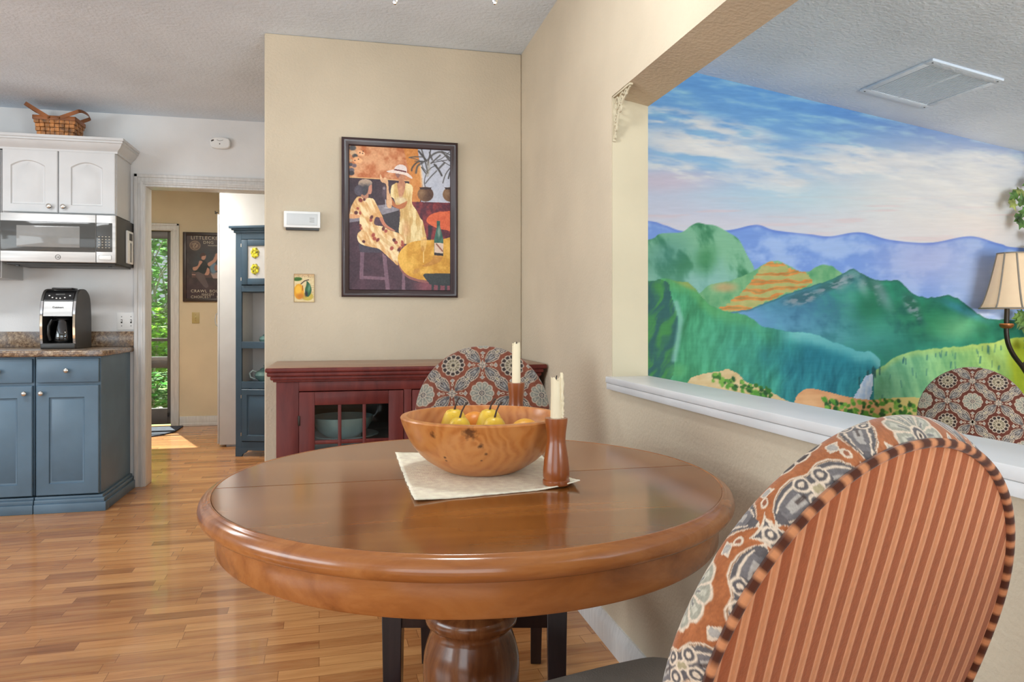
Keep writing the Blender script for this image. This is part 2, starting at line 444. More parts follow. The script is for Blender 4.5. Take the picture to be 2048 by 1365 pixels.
# left and rear walls of the main room, with big openings for daylight
w = MB(); w.box(-4.7, -4.6, 3.6, YK + .12, 0, CE); w.box(-4.7, -4.6, -3.0, 3.6, 0, .85); w.box(-4.7, -4.6, -3.0, 3.6, 2.15, CE); w.box(-4.7, -4.6, 1.6, 1.9, .85, 2.15)
struct('wall_left', w, MW['grey'])
w = MB(); w.box(-4.7, -3.4, -3.1, -3.0, 0, CE); w.box(.3, XW + T, -3.1, -3.0, 0, CE); w.box(-3.4, .3, -3.1, -3.0, 2.15, CE); w.box(-3.4, .3, -3.1, -3.0, 0, .3)
struct('wall_rear', w, MW['cream'])
w = MB(); w.box(5.2, 5.3, -3.0, YM + .12, ZL, 2.0)
struct('wall_sunroom', w, MW['cream'])

# ------------------------------------------------------------------ small numpy paint kit
def vnoise(x, y, seed=0):
    xi = np.floor(x).astype(np.int64); yi = np.floor(y).astype(np.int64); fx = x - xi; fy = y - yi
    fx = fx * fx * (3 - 2 * fx); fy = fy * fy * (3 - 2 * fy)
    def h(a, b):
        n = (a * 374761393 + b * 668265263 + seed * 982451653) & 0x7fffffff
        n = ((n ^ (n >> 13)) * 1274126177) & 0x7fffffff
        return ((n ^ (n >> 16)) & 0xffff) / 65535.0
    return (h(xi, yi) * (1 - fx) + h(xi + 1, yi) * fx) * (1 - fy) + (h(xi, yi + 1) * (1 - fx) + h(xi + 1, yi + 1) * fx) * fy
def fbm(x, y, o=4, seed=0):
    s = 0; a = .5; t = 0
    for k in range(o):
        s = s + a * vnoise(x, y, seed + k * 17); t += a; a *= .55; x = x * 2.03; y = y * 2.03
    return s / t
def sstep(a, b, x):
    t = np.clip((x - a) / (b - a), 0, 1); return t * t * (3 - 2 * t)
class Canvas:
    def __init__(s, X, Y):
        s.X = X; s.Y = Y; s.C = np.zeros(X.shape + (3,))
    def put(s, mask, col):
        col = np.asarray(col, float); m = np.clip(mask, 0, 1)[..., None]
        s.C = s.C * (1 - m) + col * m
    def mix2(s, f, a, b):
        f = np.clip(f, 0, 1)[..., None]; return np.asarray(a, float) * (1 - f) + np.asarray(b, float) * f
    def poly(s, pts, jit=0, seed=3):
        X, Y = s.X, s.Y
        if jit: X = X + (fbm(s.X / 6, s.Y / 6, 2, seed) - .5) * jit; Y = Y + (fbm(s.X / 6, s.Y / 6, 2, seed + 5) - .5) * jit
        c = np.zeros(X.shape, bool); n = len(pts); j = n - 1
        for i in range(n):
            xi, yi = pts[i]; xj, yj = pts[j]
            if yi != yj:
                c ^= ((yi > Y) != (yj > Y)) & (X < (xj - xi) * (Y - yi) / (yj - yi) + xi)
            j = i
        return c.astype(float)
    def ell(s, cx, cy, rx, ry, soft=.15, rot=0):
        dx = s.X - cx; dy = s.Y - cy
        if rot:
            a = math.radians(rot); dx, dy = dx * math.cos(a) + dy * math.sin(a), -dx * math.sin(a) + dy * math.cos(a)
        d = np.sqrt((dx / rx) ** 2 + (dy / ry) ** 2); return 1 - sstep(1 - soft, 1 + soft, d)
    def stroke(s, pts, w, soft=.5):
        m = np.full(s.X.shape, 1e9)
        for (ax, ay), (bx, by) in zip(pts[:-1], pts[1:]):
            vx, vy = bx - ax, by - ay; L = vx * vx + vy * vy + 1e-9
            t = np.clip(((s.X - ax) * vx + (s.Y - ay) * vy) / L, 0, 1)
            m = np.minimum(m, np.hypot(s.X - ax - t * vx, s.Y - ay - t * vy))
        return 1 - sstep(w * (1 - soft), w * (1 + soft), m)
    def below(s, ctrl, soft=1.5, jit=0, seed=1, fx=9):
        c = np.array(ctrl, float); y = np.interp(s.X, c[:, 0], c[:, 1])
        if jit: y = y + (fbm(s.X / fx, s.X * 0 + seed, 3, seed) - .5) * jit
        return sstep(-soft, soft, s.Y - y), s.Y - y
def smooth_curve(pts, per=10):
    p = [pts[0]] + list(pts) + [pts[-1]]; out = []
    for i in range(1, len(p) - 2):
        for k in range(per):
            t = k / per
            out.append(tuple(.5 * (2 * p[i][d] + (p[i + 1][d] - p[i - 1][d]) * t + (2 * p[i - 1][d] - 5 * p[i][d] + 4 * p[i + 1][d] - p[i + 2][d]) * t * t
                                   + (3 * p[i][d] - p[i - 1][d] - 3 * p[i + 1][d] + p[i + 2][d]) * t ** 3) for d in (0, 1)))
    out.append(tuple(pts[-1])); return out
def smooth_poly(pts, per=6):
    n = len(pts); out = []
    for i in range(n):
        a, b, c, d = pts[i - 1], pts[i], pts[(i + 1) % n], pts[(i + 2) % n]
        for k in range(per):
            t = k / per
            out.append(tuple(.5 * (2 * b[e] + (c[e] - a[e]) * t + (2 * a[e] - 5 * b[e] + 4 * c[e] - d[e]) * t * t + (3 * b[e] - a[e] - 3 * c[e] + d[e]) * t ** 3) for e in (0, 1)))
    return out
def grid_mesh(name, P, C=None, wrap_u=False):
    """P: (n, m, 3) points, C: (n, m, 3) sRGB colours -> mesh with a colour attribute"""
    n, m = P.shape[:2]
    me = bpy.data.meshes.new(name)
    idx = np.arange(n * m).reshape(n, m)
    if wrap_u: idx = np.concatenate([idx, idx[:1]], 0)
    q = np.stack([idx[:-1, :-1], idx[1:, :-1], idx[1:, 1:], idx[:-1, 1:]], -1).reshape(-1, 4)
    me.vertices.add(n * m); me.vertices.foreach_set('co', np.ascontiguousarray(P, dtype=np.float32).ravel())
    me.loops.add(q.size); me.loops.foreach_set('vertex_index', q.astype(np.int32).ravel())
    me.polygons.add(len(q)); me.polygons.foreach_set('loop_start', np.arange(0, q.size, 4, dtype=np.int32))
    me.update(calc_edges=True); me.validate()
    if C is not None:
        a = me.color_attributes.new('Col', 'FLOAT_COLOR', 'POINT')
        L = np.ones((n * m, 4), np.float32); L[:, :3] = nlin(C.reshape(-1, 3)); a.data.foreach_set('color', L.ravel())
    return me
def px_of(X, Y, Z):
    f = X * SN + Y * CS; r = X * CS - Y * SN
    return CX + F * r / f, HY - F * (Z - H) / f

# ------------------------------------------------------------------ the mural wall
def paint_mural(X, Y):
    c = Canvas(X, Y)
    cloudn = fbm(X / 95 + Y / 260, Y / 20 - X / 150, 5, 11)
    st = fbm(X / 70 + Y / 40, Y / 11 - X / 60, 4, 5)
    t = sstep(150, 470, Y - (X - 1395) * .10)
    c.C = c.mix2(t, (104, 160, 214), (190, 204, 224))
    c.put(sstep(1500, 2000, X) * (1 - sstep(0, 150, Y - (146 + (X - 1395) * .24))) * .8, (66, 108, 190))
    c.put((st - .5).clip(0) * 2.4 * (1 - t), (158, 204, 222))
    c.put((.5 - st).clip(0) * 1.2 * (1 - t), (84, 136, 200))
    c.put(c.ell(1420, 420, 230, 60, .9) * .45, (214, 196, 206))
    c.put(c.ell(1330, 360, 90, 22, .8) * .6, (216, 190, 200))
    c.put(c.ell(1600, 395, 160, 30, .9) * .5, (160, 212, 226))
    c.put(c.ell(1460, 320, 90, 22, .9) * .5, (120, 178, 220))
    sun = c.ell(1930, 400, 260, 120, .9)
    c.put(sun * .85, (240, 228, 216))
    for (cx, cy, rx, ry, k) in ((1340, 236, 75, 13, 1), (1440, 260, 100, 13, .9), (1400, 286, 130, 18, 1), (1540, 318, 90, 16, .8), (1560, 345, 110, 15, .9),
                                (1350, 338, 70, 14, .9), (1760, 318, 110, 16, .9), (1820, 345, 190, 18, 1), (1900, 330, 150, 20, .8), (1700, 330, 70, 9, .8), (1990, 322, 70, 12, 1),
                                (1900, 400, 150, 30, .8), (1500, 360, 110, 10, .6), (1690, 300, 70, 8, .5)):
        m = c.ell(cx, cy + (cloudn - .5) * 60, rx, ry, .6, 8)
        c.put(m * k * sstep(.3, .62, cloudn + .12), c.mix2(st, (206, 208, 214), (238, 234, 228)))
    c.put(sstep(.55, .75, fbm(X / 120, Y / 9, 3, 31)) * sstep(380, 430, Y) * .4, (222, 186, 188))
    c.put(sstep(415, 470, Y) * .35, (228, 216, 214))
    # far blue range
    m, d = c.below(smooth_curve([(1100, 430), (1285, 441), (1330, 451), (1370, 463), (1455, 461), (1512, 450), (1550, 461), (1620, 469), (1660, 473), (1720, 465), (1780, 480), (1860, 486), (1940, 473), (2000, 488), (2060, 497), (2400, 505)]), 1.2)
    nz = fbm(X / 50 + Y / 60, Y / 40 - X / 90, 4, 8)
    col = c.mix2(sstep(.35, .65, nz), (118, 152, 218), (158, 184, 230))
    col = col * (1 - (sstep(60, 160, d) * .4)[..., None]) + np.array((168, 196, 236.)) * (sstep(60, 160, d) * .4)[..., None]
    c.put(m, col); c.put(m * c.ell(1860, 520, 90, 50, .9) * .6, (180, 180, 218)); c.put(m * c.ell(1950, 560, 60, 50, .9) * .6, (196, 208, 236)); c.put(m * (1 - sstep(0, 8, d)) * .5, (84, 110, 200))
    # big green peak on the left
    m, d = c.below(smooth_curve([(1100, 500), (1285, 482), (1320, 468), (1362, 465), (1380, 453), (1395, 446), (1412, 449), (1432, 452), (1458, 466), (1478, 480), (1495, 512), (1510, 540), (1540, 620), (1600, 760)]), 1.0)
    mm = m * (1 - sstep(1505, 1512, X))
    nz = fbm(X / 26 - Y / 60, Y / 60 + X / 90, 4, 21)
    col = c.mix2(sstep(.3, .62, nz), (52, 124, 84), (126, 182, 146)); fog = sstep(45, 120, d + (nz - .5) * 50)
    col = col * (1 - fog[..., None] * .6) + np.array((136, 184, 190.)) * fog[..., None] * .6
    c.put(mm, col); c.put(mm * c.ell(1410, 520, 20, 26, .9, 20) * .7, (44, 122, 66)); c.put(mm * c.ell(1330, 510, 45, 30, .9, -30) * .5, (66, 128, 128))
    # middle ridge with the ochre terraces
    m, d = c.below(smooth_curve([(1385, 600), (1420, 570), (1460, 562), (1500, 546), (1535, 525), (1560, 524), (1585, 536), (1612, 545), (1640, 531), (1662, 533), (1680, 545), (1710, 570), (1760, 620), (1800, 640)]), 1.2, 4, 3)
    m = m * sstep(1380, 1400, X)
    nz = fbm(X / 14, Y / 22, 4, 41)
    c.put(m, c.mix2(nz, (72, 146, 100), (150, 192, 140)))
    band = c.poly(smooth_poly([(1532, 526), (1560, 527), (1590, 540), (1612, 545), (1624, 560), (1618, 572), (1570, 588), (1540, 600), (1500, 618), (1455, 624), (1440, 616), (1476, 594), (1494, 572), (1510, 552)]), 8)
    strp = .5 + .5 * np.sin((Y + (X - 1540) * .02) / 2.7 + (fbm(X / 40, Y / 14, 3, 9) - .5) * 7)
    c.put(m * band * .75, c.mix2(fbm(X / 9, Y / 7, 3, 43), (176, 168, 96), (214, 182, 112))); c.put(m * band * sstep(.35, .7, strp + nz * .5 - .25), c.mix2(nz, (192, 104, 44), (230, 166, 88)))
    c.put(m * band * sstep(.85, 1, strp) * .5, (128, 132, 78))
    c.put(m * c.ell(1450, 575, 22, 9, .7) * .7, (206, 156, 110))
    # central dark mountain
    m, d = c.below(smooth_curve([(1440, 628), (1500, 618), (1560, 594), (1612, 576), (1660, 560), (1690, 545), (1705, 539), (1722, 546), (1742, 557), (1775, 562), (1795, 561), (1812, 575), (1830, 590), (1862, 596), (1895, 591), (1920, 600), (1948, 622), (1975, 637), (2010, 640), (2300, 650)]), 1.0, 4, 5)
    nz = fbm(X / 40 + Y / 90, Y / 36 - X / 60, 4, 14)
    k = sstep(1560, 1800, X + (nz - .5) * 160)
    col = c.mix2(k, (70, 136, 160), (36, 122, 98)); col = col + ((nz - .5) * 80)[..., None] * np.array((.5, 1, .7))
    low = sstep(60, 130, d); col = col * (1 - low[..., None] * .5) + np.array((52, 140, 128.)) * low[..., None] * .5
    c.put(m, col); c.put(m * c.ell(1490, 640, 50, 26, .9, 15) * .8, (120, 166, 216))
    rk = sstep(.46, .66, fbm(X / 15 + Y / 30, Y / 7, 4, 61))
    for e in ((1604, 598, 34, 11, -14), (1690, 562, 22, 10, -30), (1740, 570, 22, 9, 40), (1760, 590, 10, 22, -15), (1825, 615, 12, 26, -30), (1660, 575, 30, 8, -20)):
        c.put(m * c.ell(e[0], e[1], e[2], e[3], .5, e[4]) * rk, (126, 142, 150)); c.put(m * c.ell(e[0], e[1] - 3, e[2] * 1.1, e[3] * 1.1, .5, e[4]) * (1 - rk) * .5, (42, 78, 78))
    c.put(m * c.ell(1905, 655, 40, 22, .9) * .6, (150, 205, 160))
    for e in ((1660, 668, 120, 26, -4, (92, 156, 176), .55), (1560, 640, 80, 26, 8, (96, 150, 190), .5), (1740, 610, 26, 44, 20, (24, 104, 70), .6), (1700, 590, 16, 50, 10, (88, 160, 150), .45), (1850, 640, 60, 26, 10, (30, 116, 66), .6), (1790, 650, 70, 20, -10, (60, 150, 120), .5), (1765, 590, 10, 34, -28, (150, 168, 176), .5), (1722, 566, 9, 24, -24, (160, 176, 182), .6), (1690, 560, 9, 20, 30, (150, 170, 178), .5), (1930, 622, 50, 8, 24, (70, 140, 190), .5)):
        c.put(m * c.ell(*e[:4], .95, e[4]) * e[6] * sstep(.25, .6, nz + .1), e[5])
    c.put(m * (1 - sstep(0, 5, d)) * .55, (44, 92, 84))
    # left and middle front slopes
    m, d = c.below(smooth_curve([(1100, 560), (1285, 564), (1318, 559), (1335, 557), (1352, 562), (1380, 568), (1400, 588), (1415, 606), (1432, 616), (1455, 624), (1480, 628), (1500, 634), (1520, 650), (1545, 658), (1580, 664), (1625, 668), (1665, 684), (1690, 692), (1720, 704), (1740, 704), (1760, 720), (1790, 750), (2300, 900)]), 1.2, 5, 7)
    v1 = fbm(X / 16 + Y / 55 + 2 * fbm(X / 60, Y / 60, 2, 70), Y / 60, 4, 71) * .7 + fbm(X / 5, Y / 30, 3, 72) * .3; v2 = fbm(X / 45, Y / 60, 3, 73)
    k = sstep(1420, 1640, X + (v2 - .5) * 120)
    col = c.mix2(k, (62, 150, 104), (34, 124, 138)); col = col + ((v1 - .5) * 120)[..., None] * np.array((.7, 1, .9))
    c.put(m, col)
    edge = sstep(-4, 2, d) * (1 - sstep(8, 34, d + (v1 - .5) * 26))
    c.put(m * edge * sstep(1540, 1600, X) * .85, (124, 196, 196)); c.put(m * edge * (1 - sstep(1480, 1560, X)) * .45, (110, 180, 96)); c.put(m * c.ell(1372, 566, 34, 8, .7, 25) * .5, (196, 164, 72))
    dk = c.poly(smooth_poly([(1270, 575), (1330, 562), (1342, 590), (1356, 640), (1350, 700), (1340, 760), (1270, 780)])); v3 = fbm((X + Y * .45) / 13 + 2.5 * fbm(X / 40, Y / 40, 2, 76), Y / 45, 4, 77)
    c.put(m * dk * .85, c.mix2(sstep(.3, .7, v3), (30, 84, 88), (60, 134, 62)))
    c.put(m * c.stroke([(1352, 606), (1362, 640), (1354, 690), (1348, 720)], 5, .9) * .7, (146, 198, 186)); c.put(m * c.ell(1356, 742, 16, 14, .8) * .6, (98, 178, 110))
    c.put(m * c.ell(1470, 690, 70, 60, .9) * .35, (70, 160, 150)); c.put(m * c.ell(1640, 720, 80, 30, .9) * .5, (16, 112, 132))
    # meadow on the right
    m, d = c.below(smooth_curve([(1000, 1200), (1690, 900), (1712, 830), (1716, 800), (1722, 775), (1735, 752), (1760, 736), (1790, 716), (1820, 704), (1870, 698), (1930, 692), (1990, 684), (2060, 674), (2400, 650)]), 1.5, 5, 8)
    v1 = fbm(X / 12 - Y / 50, Y / 40, 4, 81)
    col = c.mix2(sstep(1760, 2040, X + (v1 - .5) * 130), (108, 176, 138), (158, 200, 112)); col = col + ((v1 - .5) * 60)[..., None]
    c.put(m, col); c.put(m * sstep(2005, 2035, X + (v1 - .5) * 20) * .9, c.mix2(v1, (120, 140, 20), (180, 190, 40))); c.put(m * (1 - sstep(0, 18, d)) * .5, (190, 208, 110))
    rr = random.Random(4)
    for k in range(34):
        px = rr.uniform(1745, 2010); py = np.interp(px, [1722, 1760, 1820, 1990], [780, 738, 706, 690]) + rr.uniform(2, 60) * rr.random()
        h = rr.uniform(6, 15); c.put(c.stroke([(px, py), (px + rr.uniform(-2, 2), py + h)], rr.uniform(.9, 1.8), .7) * rr.uniform(.35, .8), (44, 104, 110))
    for k in range(16):
        px = rr.uniform(1715, 1760); py = 772 - (px - 1715) * .7 + rr.uniform(-8, 8); c.put(c.stroke([(px, py - 8), (px, py + 6)], 1.6, .7) * .7, (30, 74, 78))
    fall = c.poly(smooth_poly([(1738, 748), (1746, 752), (1744, 775), (1738, 800), (1708, 802), (1718, 778), (1726, 758)]), 6)
    c.put(fall, c.mix2(fbm(X / 4, Y / 12, 3, 91), (150, 186, 226), (236, 238, 244)))
    # rocks and leaves along the bottom
    rk1 = c.poly(smooth_poly([(1376, 766), (1400, 750), (1440, 743), (1456, 739), (1478, 750), (1492, 764), (1520, 775), (1560, 795), (1600, 830), (1380, 830)]))
    c.put(rk1, c.mix2(fbm(X / 20, Y / 14, 3, 95), (206, 172, 120), (228, 208, 164)))
    rk2 = c.poly(smooth_poly([(1588, 812), (1602, 784), (1622, 778), (1650, 783), (1690, 793), (1740, 800), (1850, 802), (1850, 900), (1590, 900)]))
    c.put(rk2, c.mix2(fbm(X / 26, Y / 14, 3, 97), (206, 144, 98), (230, 184, 136))); c.put(rk2 * sstep(1740, 1800, X), (210, 194, 120))
    for k in range(170):
        if k < 60: px = rr.uniform(1425, 1545); py = 770 + (px - 1480) * .28 + rr.uniform(-8, 14)
        else: px = rr.uniform(1640, 1840); py = 812 + rr.uniform(-12, 24) + (6 if px > 1800 else 0)
        c.put(c.ell(px, py, rr.uniform(3, 7), rr.uniform(2.5, 5), .3, rr.uniform(0, 90)), rr.choice([(52, 112, 40), (84, 148, 54), (120, 172, 70), (36, 84, 40)]))
    c.put(sstep(840, 900, Y), (70, 120, 60))
    br = fbm(X / 30, Y / 3.2, 3, 99) - .5
    return np.clip(c.C + br[..., None] * 10, 5, 250)

xs = np.linspace(XW + T, 5.2, 640); zs = np.concatenate([np.linspace(ZL, .5, 6), np.linspace(.51, 2.46, 460)])
Xg, Zg = np.meshgrid(xs, zs, indexing='ij'); Zc = np.minimum(Zg, ceil_z(Xg) + .02)
PXm, PYm = px_of(Xg, np.full_like(Xg, YM), Zc)
Cm = paint_mural(PXm, PYm)
me = grid_mesh('wall_mural', np.stack([Xg, np.full_like(Xg, YM), Zc], -1), Cm)
mo = link('wall_mural', me, M_attr('mural_paint', .55, .08, 200, spec=.3), smooth=0); mo['kind'] = 'structure'
struct('wall_sunroom_back', MB().hexa([(XW + T, YM + .002, ZL), (5.3, YM + .002, ZL), (5.3, YM + .12, ZL), (XW + T, YM + .12, ZL),
       (XW + T, YM + .002, ceil_z(XW + T)), (5.3, YM + .002, ceil_z(5.3)), (5.3, YM + .12, ceil_z(5.3)), (XW + T, YM + .12, ceil_z(XW + T))]), MW['cream'])
# ================================================================== KITCHEN
def door_slab(x0, x1, z0, z1, yf, th=.02, panel=None, arch=0):
    """door with a routed groove: slab built with a sunk panel ring"""
    mb = MB()
    if panel is None:
        mb.box(x0, x1, yf, yf + th, z0, z1, .005); return mb
    a0, a1, b0, b1 = panel
    def oc(i, ar):
        pts = [(a0 + i, b0 + i), (a1 - i, b0 + i), (a1 - i, b1 - i - ar)]
        if ar > 0:
            for k in range(1, 14):
                t = k / 14; pts.append((a1 - i + (a0 - a1 + 2 * i) * t, b1 - i - ar + ar * math.sin(PI * t) ** .9))
            pts.append((a0 + i, b1 - i - ar))
        else: pts.append((a0 + i, b1 - i))
        return pts
    n = len(oc(0, arch))
    # outer edge ring resampled to n points (same angular order)
    cx, cz = (a0 + a1) / 2, (b0 + b1) / 2
    def outer(e):
        res = []
        X0, X1, Z0, Z1 = x0 + e, x1 - e, z0 + e, z1 - e
        for p in oc(0, arch):
            dx, dz = p[0] - cx, p[1] - cz
            if abs(p[0] - a0) < 1e-6 and abs(p[1] - b0) < 1e-6: res.append((X0, Z0)); continue
            if abs(p[0] - a1) < 1e-6 and abs(p[1] - b0) < 1e-6: res.append((X1, Z0)); continue
            if abs(p[0] - a1) < 1e-6: res.append((X1, Z1)); continue
            if abs(p[0] - a0) < 1e-6: res.append((X0, Z1)); continue
            res.append((X0 + (p[0] - a0) / (a1 - a0) * (X1 - X0), Z1))
        return res
    rings = [([(p[0], yf + th, p[1]) for p in outer(0)]), ([(p[0], yf + .004, p[1]) for p in outer(0)]), ([(p[0], yf, p[1]) for p in outer(.004)]),
             ([(p[0], yf, p[1]) for p in oc(0, arch)]), ([(p[0], yf + .008, p[1]) for p in oc(.005, arch)]), ([(p[0], yf + .0095, p[1]) for p in oc(.012, arch)]),
             ([(p[0], yf + .0, p[1]) for p in oc(.034, arch)])]
    vs = []; fs = []
    for r in rings: vs += r
    for i in range(len(rings) - 1):
        for k in range(n):
            k2 = (k + 1) % n; fs.append((i * n + k, i * n + k2, (i + 1) * n + k2, (i + 1) * n + k))
    fs.append([(len(rings) - 1) * n + k for k in range(n)]); fs.append([k for k in range(n)][::-1])
    mb.add(vs, fs); return mb
def knob_mb(x, z, yf, r=.014):
    mb = MB(); prof = [(.006, 0), (.005, .008), (.006, .012), (r * .9, .016), (r, .021), (r * .85, .026), (r * .4, .029), (0, .03)]
    seg = 18; vs = []; fs = []; n = len(prof)
    for i in range(seg):
        a = 2 * PI * i / seg
        for rr, d in prof: vs.append((x + rr * math.cos(a), yf - d, z + rr * math.sin(a)))
    for i in range(seg):
        j = (i + 1) % seg
        for k in range(n - 1): fs.append((i * n + k, i * n + k + 1, j * n + k + 1, j * n + k))
    mb.add(vs, fs); return mb

YF = 4.58
def base_unit(x0, x1, label, end):
    t = thing('base_cabinet', label, 'cabinet', ((x0 + x1) / 2, 4.88, 0), group='blue base cabinets')
    MB().box(x0, x1, YF + .021, YK - .003, .1, .884).box(x0, x1, YF + .055, YK - .003, .0, .1).build('body', MW['blue'], t, bev=.002)
    dr = MB().box(x0 + .01, x1 - .006, YF, YF + .02, .738, .876, .006)
    d = dr.build('drawer', MW['blue'], t)
    knob_mb((x0 + x1) / 2, .807, YF).build('knob', MW['nickel'], d)
    dd = door_slab(x0 + .01, x1 - .006, .1, .722, YF, .02, (x0 + .074, x1 - .08, .165, .655)).build('door', MW['blue'], t)
    knob_mb(x0 + .04 if end else x1 - .04, .68, YF).build('knob', MW['nickel'], dd)
    m = MB(); m.box(x0, x1 + (.034 if end else 0), YF - .012, YF + .055, 0, .052, .003); m.box(x0, x1 + (.024 if end else 0), YF - .004, YF + .05, .05, .076, .004); m.box(x0, x1 + (.014 if end else 0), YF + .005, YF + .05, .074, .092, .004)
    if end:
        m.box(x1 + .0005, x1 + .034, YF + .0555, YK - .012, 0, .052, .003); m.box(x1 + .0005, x1 + .024, YF + .0505, YK - .012, .05, .076, .004); m.box(x1 + .0005, x1 + .014, YF + .0505, YK - .012, .074, .092, .004)
    m.build('plinth_moulding', MW['blue'], t)
    return t
base_unit(-1.712, -1.376, 'slate blue base cabinet with drawer at the right end of the kitchen run', True)
base_unit(-2.052, -1.716, 'slate blue base cabinet cut off by the left edge, left of the end unit', False)
base_unit(-2.9, -2.056, 'slate blue base cabinet farthest along the kitchen run, out at the far left', False)

ct = thing('countertop', 'brown speckled laminate countertop with backsplash under the coffee maker', 'countertop', (-1.9, 4.88, .886))
m = MB(); m.box(-3.0, -1.351, YF - .024, YK - .003, .886, .921, .011, 3); m.build('worktop', MW['granite'], ct)
MB().box(-3.0, -1.351, YK - .022, YK - .002, .9215, 1.02, .004).build('backsplash', MW['granite'], ct)

# upper cabinet over the microwave
YU = 4.87
t = thing('wall_cabinet', 'white wall cabinet with two arched doors above the microwave', 'cabinet', (-1.69, 5.03, 1.735))
MB().box(-1.995, -1.373, YU + .019, YK - .002, 1.735, 2.13).build('body', MW['white_cab'], t, bev=.002)
d = door_slab(-1.99, -1.694, 1.74, 2.115, YU, .02, (-1.945, -1.762, 1.788, 2.052), .032).build('door', MW['white_cab'], t)
knob_mb(-1.735, 1.777, YU, .015).build('knob', MW['nickel'], d)
d = door_slab(-1.689, -1.378, 1.74, 2.115, YU, .02, (-1.622, -1.448, 1.788, 2.052), .032).build('door', MW['white_cab'], t)
knob_mb(-1.659, 1.777, YU, .015).build('knob', MW['nickel'], d)
def crown(x0, x1, yf, z0):
    prof = [(0, 0), (.008, .0), (.008, .012), (.016, .022), (.028, .032), (.036, .046), (.04, .056), (.046, .058), (.046, .07), (.052, .072), (.052, .088), (0, .088)]
    mb = MB(); vs = []; fs = []; n = len(prof)
    for p in prof: vs.append((x0, yf - p[0], z0 + p[1]))
    for p in prof: vs.append((x1 + p[0], yf - p[0], z0 + p[1]))
    for p in prof: vs.append((x1 + p[0], YK - .002, z0 + p[1]))
    for s in (0, 1):
        for k in range(n - 1): fs.append((s * n + k, s * n + k + 1, (s + 1) * n + k + 1, (s + 1) * n + k))
    mb.add(vs, fs); mb.box(x0, x1, yf, YK - .002, z0 + .06, z0 + .087); return mb
crown(-2.9, -1.373, YU + .008, 2.112).build('crown_moulding', MW['white_cab'], t)
t = thing('wall_cabinet', 'taller white wall cabinet left of the microwave, only its lower side showing', 'cabinet', (-2.4, 5.03, 1.345))
MB().box(-2.9, -1.999, YU + .02, YK - .002, 1.345, 2.11).build('body', MW['white_cab'], t, bev=.002)
door_slab(-2.89, -2.003, 1.35, 2.105, YU, .02, (-2.8, -2.1, 1.44, 2.0)).build('door', MW['white_cab'], t)

# microwave
YMW = 4.80
t = thing('microwave', 'stainless over-the-counter microwave with dark door glass under the white cabinet', 'microwave', (-1.66, 4.99, 1.44))
X0, X1, Z0, Z1 = -1.972, -1.356, 1.438, 1.731
MB().box(X0, X1, YMW + .018, YK - .004, Z0 - .004, 1.7238, .003).build('body', MW['char'], t)
d = MB().box(X0, -1.4645, YMW, YMW + .02, Z0, 1.7245, .004).build('door', MW['steel'], t)
MB().box(X0 + .002, -1.466, YMW - .0025, YMW + .004, 1.5, 1.678, .002).build('door_glass', MW['darkglass'], d)
MB().box(-1.886, -1.55, YMW - .004, YMW + .002, 1.526, 1.652, .0012).build('window', MW['midglass'], d)
bd = MB(); ring = [(-1.668 + .0135 * math.cos(a), YMW - .0012, 1.468 + .0135 * math.sin(a)) for a in [2 * PI * k / 24 for k in range(24)]]
bd.tube(ring, .0012, 6, True); bd.build('badge', MW['char'], d)
text_on_y('badge_lettering', 'GE', .013, -1.6755, YMW - .0008, 1.4635, MW['char'], d)
p = MB().box(-1.4625, X1, YMW, YMW + .02, Z0, 1.7245, .004).build('control_panel', MW['steel'], t)
MB().box(-1.462, -1.3735, YMW - .0025, YMW + .004, 1.503, 1.678, .003).build('keypad_glass', MW['darkglass'], p)
kb = MB(); rr = random.Random(3)
for r in range(5):
    for c in range(4):
        x = -1.449 + c * .0185; z = 1.593 - r * .0165
        kb.box(x, x + .007, YMW - .0033, YMW - .002, z, z + .0035)
kb.build('key_markings', MW['letter'], p)
MB().box(-1.447, -1.378, YMW - .005, YMW + .004, 1.455, 1.483, .006).build('open_button', MW['white'], p)
MB().box(-1.4475, -1.3775, YMW - .001, YMW + .003, 1.4545, 1.4835, .004).build('button_gap', MW['char'], p)
u = MB().box(X0 + .02, X1 - .01, YMW + .03, YK - .03, Z0 - .016, Z0 - .0035, .003)
u.build('underside_plate', MW['char'], t)
ft = MB(); ft.box(-1.91, -1.895, YMW + .05, YMW + .065, Z0 - .024, Z0 - .012); ft.build('foot', MW['black'], t)
MB().box(-1.41, -1.395, YMW + .05, YMW + .065, Z0 - .024, Z0 - .012).build('foot', MW['black'], t)
t = thing('kitchen_timer', 'slim white timer with grey display stuck to the microwave side', 'timer', (X1 + .007, 5.05, 1.5))
MB().box(X1 + .001, X1 + .014, 5.0, 5.125, 1.452, 1.66, .004).build('case', MW['white'], t)
MB().box(X1 + .0138, X1 + .0156, 5.035, 5.1, 1.6, 1.645, .001).build('display', MW['char'], t)
MB().box(X1 + .0138, X1 + .0152, 5.05, 5.085, 1.462, 1.585, .001).build('inset', MW['midglass'], t)

